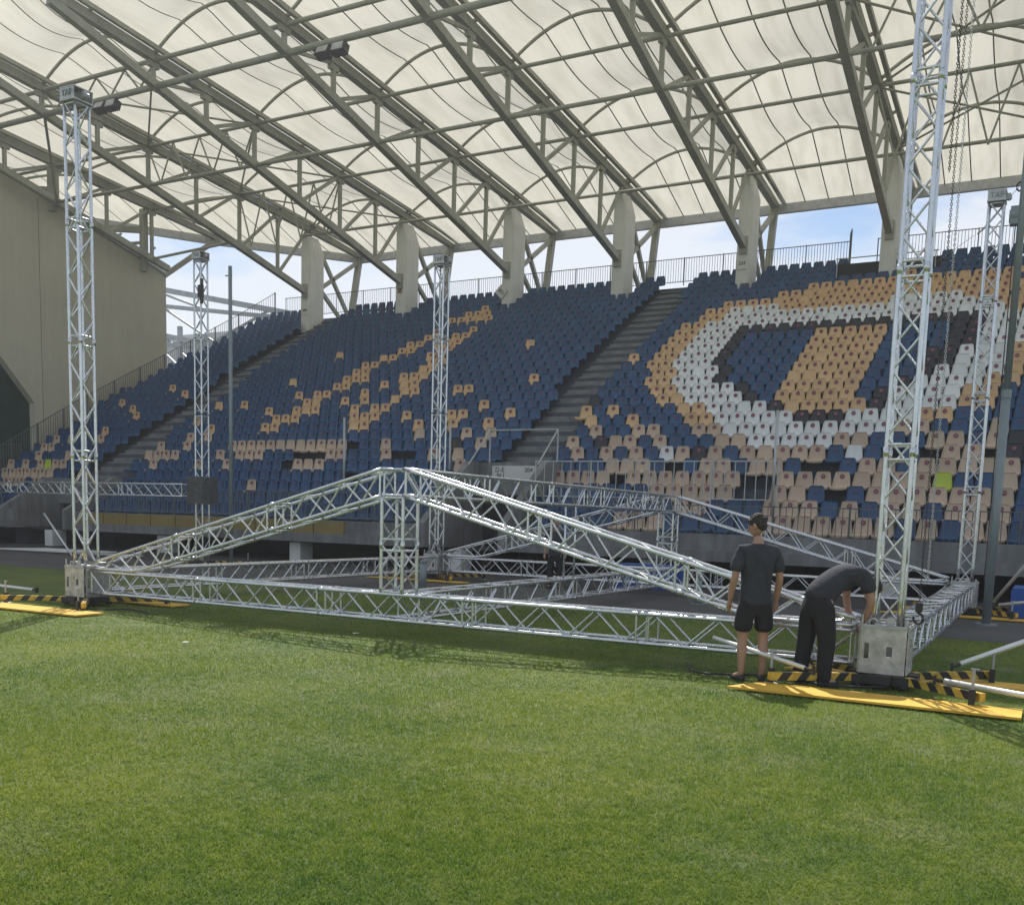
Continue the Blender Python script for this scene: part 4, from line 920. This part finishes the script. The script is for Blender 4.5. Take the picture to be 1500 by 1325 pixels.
def head_mesh(b, c, Mx):
    """skull, jaw, nose, ears, eyes, lips; local +y is the face"""
    f = lambda v: tuple(Vector(c)+Mx @ Vector(v))
    vs, fs = skin([((0, -.02, -.10), .05), ((0, -.012, -.03), (.070, .082)), ((0, -.012, .035), (.076, .094)), ((0, -.012, .085), (.060, .075)), ((0, .045, -.065), (.045, .038)), ((0, .062, -.10), (.030, .026))], [(0, 1), (1, 2), (2, 3), (1, 4), (4, 5)], 2)
    b.add([f(v) for v in vs], fs)
    b.add([f(v) for v in skin([((0, .082, .02), .012), ((0, .102, -.02), .015), ((0, .088, -.032), .014)], [(0, 1), (1, 2)], 2)[0]], skin([((0, .082, .02), .012), ((0, .102, -.02), .015), ((0, .088, -.032), .014)], [(0, 1), (1, 2)], 2)[1])
    for s_ in (-1, 1):
        vs, fs = ellip((s_*.080, -.012, -.005), (.011, .022, .034), 8, 6); b.add([f(v) for v in vs], fs)
        vs, fs = ellip((s_*.030, .076, .008), (.014, .009, .009), 8, 6); b.add([f(v) for v in vs], fs)
        vs, fs = ellip((s_*.030, .080, .026), (.020, .010, .006), 8, 6); b.add([f(v) for v in vs], fs)
    vs, fs = ellip((0, .082, -.062), (.024, .008, .009), 10, 6); b.add([f(v) for v in vs], fs)
def hair_mesh(b, c, Mx, seed=3, short=False):
    f = lambda v: tuple(Vector(c)+Mx @ Vector(v)); rn = random.Random(seed)
    vs, fs = ellip((0, -.022, .045), (.086, .100, .083), 20, 14)
    vs = [(x, y, z) if z > -.005 else (x*.92, min(y, .02), z) for x, y, z in vs]; b.add([f(v) for v in vs], fs)
    vs, fs = ellip((0, -.060, -.005), (.070, .055, .065), 16, 10); b.add([f(v) for v in vs], fs)
    for k in range(0 if short else 130):
        th = rn.uniform(0, 2*math.pi); ph = rn.uniform(0, 1.55); u = Vector((math.sin(ph)*math.cos(th), math.sin(ph)*math.sin(th), math.cos(ph)))
        p = Vector((u.x*.084, u.y*.098-.022, u.z*.080+.047))
        if p.y > .05 and p.z < .05: continue
        vs, fs = ellip(p, (rn.uniform(.010, .018), rn.uniform(.010, .018), rn.uniform(.009, .016)), 6, 5); b.add([f(v) for v in vs], fs)

def place(vfs, root_loc, rz):
    c, s_ = math.cos(rz), math.sin(rz); vs, fs = vfs
    return [(root_loc[0]+x*c-y*s_, root_loc[1]+x*s_+y*c, root_loc[2]+z) for x, y, z in vs], fs
def person(loc, rz, label, J, head_c, head_M, hands, trousers, shorts, shirt, hair_seed=3, height=1.0, short=False):
    r = empty('person', loc, label, 'person'); r.rotation_euler = (0, 0, rz); r.scale = (height,)*3
    # parts are built in the person's own frame
    def bl(b, name, m, smooth=True):
        me = bpy.data.meshes.new(name); me.from_pydata(b.v, [], b.f); me.materials.append(M[m]); me.polygons.foreach_set('use_smooth', [smooth]*len(b.f)); o = bpy.data.objects.new(name, me); col.objects.link(o); o.parent = r; return o
    b = MB(); names = list(J['n']); idx = {k: i for i, k in enumerate(names)}
    b.add(*skin([J['n'][k] for k in names], [(idx[a], idx[c]) for a, c in J['e']], 2, idx['pelvis']))
    head_mesh(b, head_c, head_M)
    for h in hands: hand(b, *h)
    bl(b, 'body', 'skin')
    b = MB(); hair_mesh(b, head_c, head_M, hair_seed, short); bl(b, 'hair', 'hair')
    for nm, m, chunks in (('shirt', 'tee', shirt), ('shorts' if shorts else 'trousers', 'trouser', shorts or trousers)):
        b = MB()
        ns, es = chunks; nn = list(ns); ix = {k: i for i, k in enumerate(nn)}
        b.add(*skin([ns[k] for k in nn], [(ix[a], ix[c]) for a, c in es], 2, 0)); bl(b, nm, m)
    b = MB()
    for s_ in ('L', 'R'):
        a = Vector(J['n']['ankle'+s_][0]); t_ = Vector(J['n']['toe'+s_][0]); dd = (t_-a); dd.z = 0; dd.normalize()
        p0 = Vector((a.x, a.y, .045)); b.add(*chain_skin([(p0-dd*.055, (.038, .040)), (p0+dd*.03, (.042, .042)), (p0+dd*.12, (.045, .030)), (p0+dd*.19, (.036, .022))], 2))
    bl(b, 'shoes', 'shoe')
    return r
I3 = Matrix.Identity(3)
# the standing man in T-shirt and shorts, seen from behind
n1 = {'pelvis': ((0, 0, .95), (.12, .085)), 'waist': ((0, 0, 1.10), (.095, .07)), 'chest': ((0, 0, 1.28), (.12, .08)), 'uchest': ((0, -.01, 1.39), (.095, .065)), 'neck': ((0, .0, 1.50), .056), 'nape': ((-.005, .02, 1.60), .052)}
e1 = [('pelvis', 'waist'), ('waist', 'chest'), ('chest', 'uchest'), ('uchest', 'neck'), ('neck', 'nape')]
for s_, q in (('L', -1), ('R', 1)):
    n1.update({'hip'+s_: ((q*.095, 0, .86), .098), 'thigh'+s_: ((q*.11, .01, .68), .082), 'knee'+s_: ((q*.115, .015, .48), .058), 'calf'+s_: ((q*.12, -.01, .34), .056), 'shin'+s_: ((q*.12, -.015, .20), .042), 'ankle'+s_: ((q*.12, -.02, .09), .036), 'toe'+s_: ((q*.15, .12, .045), .032)})
    e1 += [('pelvis', 'hip'+s_), ('hip'+s_, 'thigh'+s_), ('thigh'+s_, 'knee'+s_), ('knee'+s_, 'calf'+s_), ('calf'+s_, 'shin'+s_), ('shin'+s_, 'ankle'+s_), ('ankle'+s_, 'toe'+s_)]
    ex, ey = (q*.252, -.03) if q > 0 else (q*.248, -.02)
    n1.update({'sh'+s_: ((q*.165, -.005, 1.40), .052), 'uarm'+s_: ((q*.225, -.015, 1.29), .050), 'elbow'+s_: ((ex, ey, 1.13), .040), 'farm'+s_: ((q*.258, .02, 1.03), .042), 'wrist'+s_: ((q*.262, .06, .88), .028)})
    e1 += [('uchest', 'sh'+s_), ('sh'+s_, 'uarm'+s_), ('uarm'+s_, 'elbow'+s_), ('elbow'+s_, 'farm'+s_), ('farm'+s_, 'wrist'+s_)]
sh1 = ({'z': ((0, 0, .80), (.188, .145)), 'h': ((0, 0, .90), (.188, .142)), 'w': ((0, 0, 1.08), (.172, .125)), 'c': ((0, 0, 1.28), (.205, .140)), 'u': ((0, -.008, 1.42), (.165, .112)), 'n': ((0, .0, 1.50), (.088, .078)), 'sL': ((-.175, -.005, 1.425), .080), 'aL': ((-.232, -.018, 1.27), .074), 'bL': ((-.25, -.02, 1.185), .076), 'sR': ((.175, -.005, 1.425), .080), 'aR': ((.232, -.018, 1.27), .074), 'bR': ((.25, -.02, 1.185), .076)},
       [('z', 'h'), ('h', 'w'), ('w', 'c'), ('c', 'u'), ('u', 'n'), ('u', 'sL'), ('sL', 'aL'), ('aL', 'bL'), ('u', 'sR'), ('sR', 'aR'), ('aR', 'bR')])
st1 = ({'w': ((0, 0, 1.0), (.155, .112)), 'h': ((0, 0, .88), (.165, .118)), 'l': ((-.105, .003, .78), .108), 'll': ((-.122, .01, .53), .108), 'r': ((.105, .003, .78), .108), 'rr': ((.122, .01, .53), .108)}, [('w', 'h'), ('h', 'l'), ('l', 'll'), ('h', 'r'), ('r', 'rr')])
hm = Matrix.Rotation(R(42), 3, 'Z') @ Matrix.Rotation(R(-16), 3, 'X')
person((-2.80, 10.80, .0), R(36), 'man in charcoal T-shirt and black shorts standing with his back to the camera', {'n': n1, 'e': e1}, (-.01, .045, 1.685), hm,
       [((-.262, .06, .88), (-.02, .15, -1), (1, .2, 0), 1, .45), ((.262, .06, .88), (.0, .2, -1), (-1, .2, 0), -1, .5)], None, st1, sh1, height=1.02)
# the bending man in black, facing right
n2 = {'pelvis': ((0, 0, .93), (.11, .10)), 'waist': ((0, .16, 1.12), (.09, .07)), 'chest': ((0, .34, 1.19), (.12, .085)), 'uchest': ((0, .46, 1.165), (.10, .075)), 'neck': ((0, .55, 1.11), .055), 'nape': ((0, .60, 1.05), .052)}
e2 = [('pelvis', 'waist'), ('waist', 'chest'), ('chest', 'uchest'), ('uchest', 'neck'), ('neck', 'nape')]
for s_, q, fy in (('L', -1, -.06), ('R', 1, .05)):
    n2.update({'hip'+s_: ((q*.10, 0, .85), .105), 'knee'+s_: ((q*.125, .03+fy, .48), .07), 'calf'+s_: ((q*.13, fy-.01, .30), .06), 'ankle'+s_: ((q*.135, fy-.03, .09), .04), 'toe'+s_: ((q*.16, fy+.12, .045), .034)})
    e2 += [('pelvis', 'hip'+s_), ('hip'+s_, 'knee'+s_), ('knee'+s_, 'calf'+s_), ('calf'+s_, 'ankle'+s_), ('ankle'+s_, 'toe'+s_)]
    n2.update({'sh'+s_: ((q*.165, .45, 1.15), .066), 'elbow'+s_: ((q*.21, .50, .90), .042), 'farm'+s_: ((q*.17, .50, .80), .040), 'wrist'+s_: ((q*.10, .50, .68), .027)})
    e2 += [('uchest', 'sh'+s_), ('sh'+s_, 'elbow'+s_), ('elbow'+s_, 'farm'+s_), ('farm'+s_, 'wrist'+s_)]
sh2 = ({'z': ((0, -.045, .86), (.172, .165)), 'h': ((0, .03, .97), (.178, .172)), 'w': ((0, .16, 1.09), (.172, .158)), 'c': ((0, .34, 1.185), (.180, .145)), 'u': ((0, .45, 1.165), (.145, .12)), 'n': ((0, .52, 1.125), (.08, .07)), 'sL': ((-.165, .445, 1.15), .088), 'aL': ((-.205, .485, .985), .080), 'sR': ((.165, .445, 1.15), .088), 'aR': ((.205, .485, .985), .080)},
       [('z', 'h'), ('h', 'w'), ('w', 'c'), ('c', 'u'), ('u', 'n'), ('u', 'sL'), ('sL', 'aL'), ('u', 'sR'), ('sR', 'aR')])
tr2 = ({'w': ((0, .05, 1.02), (.150, .135)), 'p': ((0, 0, .92), (.165, .142)), 'lh': ((-.10, -.01, .80), .125), 'lk': ((-.125, -.03, .48), .095), 'lc': ((-.13, -.06, .26), .085), 'la': ((-.135, -.08, .03), .080), 'rh': ((.10, .01, .80), .125), 'rk': ((.125, .055, .48), .095), 'rc': ((.13, .04, .26), .085), 'ra': ((.135, .03, .03), .080)},
       [('w', 'p'), ('p', 'lh'), ('lh', 'lk'), ('lk', 'lc'), ('lc', 'la'), ('p', 'rh'), ('rh', 'rk'), ('rk', 'rc'), ('rc', 'ra')])
hm2 = Matrix.Rotation(R(-62), 3, 'X')
person((-2.17, 11.02, 0), R(-44), 'man in black T-shirt and trousers bending over the truss end', {'n': n2, 'e': e2}, (0, .655, 1.02), hm2,
       [((-.10, .50, .68), (.25, .1, -1), (.6, .5, 0), 1, .7), ((.10, .50, .68), (-.25, .1, -1), (-.6, .5, 0), -1, .7)], tr2, None, sh2, 5, height=1.04, short=True)
# third man far behind
n3 = dict(n1); sh3 = sh1
tr3 = ({'w': ((0, 0, .98), (.150, .11)), 'p': ((0, 0, .90), (.160, .12)), 'lh': ((-.10, 0, .80), .112), 'lk': ((-.115, .0, .48), .090), 'la': ((-.12, -.02, .07), .08), 'rh': ((.10, 0, .80), .112), 'rk': ((.115, .0, .48), .09), 'ra': ((.12, -.02, .07), .08)}, [('w', 'p'), ('p', 'lh'), ('lh', 'lk'), ('lk', 'la'), ('p', 'rh'), ('rh', 'rk'), ('rk', 'ra')])
person((-10.75, 22.05, 0), R(200), 'person in dark clothes standing behind the middle of the stage frame', {'n': n3, 'e': e1}, (0, .045, 1.685), I3,
       [((-.262, .06, .88), (-.02, .15, -1), (1, .2, 0), 1, .45), ((.262, .06, .88), (.0, .2, -1), (-1, .2, 0), -1, .5)], tr3, None, sh3, 9, height=.97, short=True)

# ================================================================ GRASS BLADES
rng = np.random.default_rng(5)
N = 560000
rr = np.exp(rng.uniform(math.log(2.6), math.log(21), N)); th = rng.uniform(-.62, .62, N)+YAW
x = -np.sin(th)*rr; y = np.cos(th)*rr
keep = (y < 17.2); x, y, rr = x[keep], y[keep], rr[keep]; N = len(x)
h = rng.uniform(.013, .029, N)*(1+.25*np.sin(x*1.7)*np.cos(y*1.3)); wd = rng.uniform(.0018, .0034, N)*(1+rr*.09); az = rng.uniform(0, 2*np.pi, N); lean = rng.uniform(0, .022, N)
la = rng.uniform(0, 2*np.pi, N)
V = np.empty((N, 3, 3), np.float32)
V[:, 0] = np.stack([x-np.cos(az)*wd, y-np.sin(az)*wd, np.zeros(N)], 1); V[:, 1] = np.stack([x+np.cos(az)*wd, y+np.sin(az)*wd, np.zeros(N)], 1)
V[:, 2] = np.stack([x+np.cos(la)*lean, y+np.sin(la)*lean, h], 1)
me = bpy.data.meshes.new('grass'); me.vertices.add(N*3); me.vertices.foreach_set('co', V.ravel()); me.loops.add(N*3); me.loops.foreach_set('vertex_index', np.arange(N*3, dtype=np.int32))
me.polygons.add(N); me.polygons.foreach_set('loop_start', np.arange(N, dtype=np.int32)*3); me.update(); me.validate()
me.materials.append(M['blade']); o = bpy.data.objects.new('grass', me); col.objects.link(o); tag(o, 'short mown green grass with paler dry patches in the foreground', 'grass', kind='stuff')

# ---------------------------------------------------------------- added thin scattering volume imitating lens glare
b = MB(); b.bb(-128, 128, -78, 133, -1, 24)
hz = bpy.data.materials.new('glare_veil'); hz.use_nodes = True; n_ = hz.node_tree; n_.nodes.clear()
o_ = n_.nodes.new('ShaderNodeOutputMaterial'); v_ = n_.nodes.new('ShaderNodeVolumePrincipled'); v_.inputs['Density'].default_value = .0013; v_.inputs['Color'].default_value = (.96, .97, 1, 1); v_.inputs['Anisotropy'].default_value = .45
n_.links.new(v_.outputs[0], o_.inputs['Volume'])
tag(b.build('glare_veil', hz), 'added thin volume imitating lens glare between camera and stand', 'glare_veil', kind='stuff')
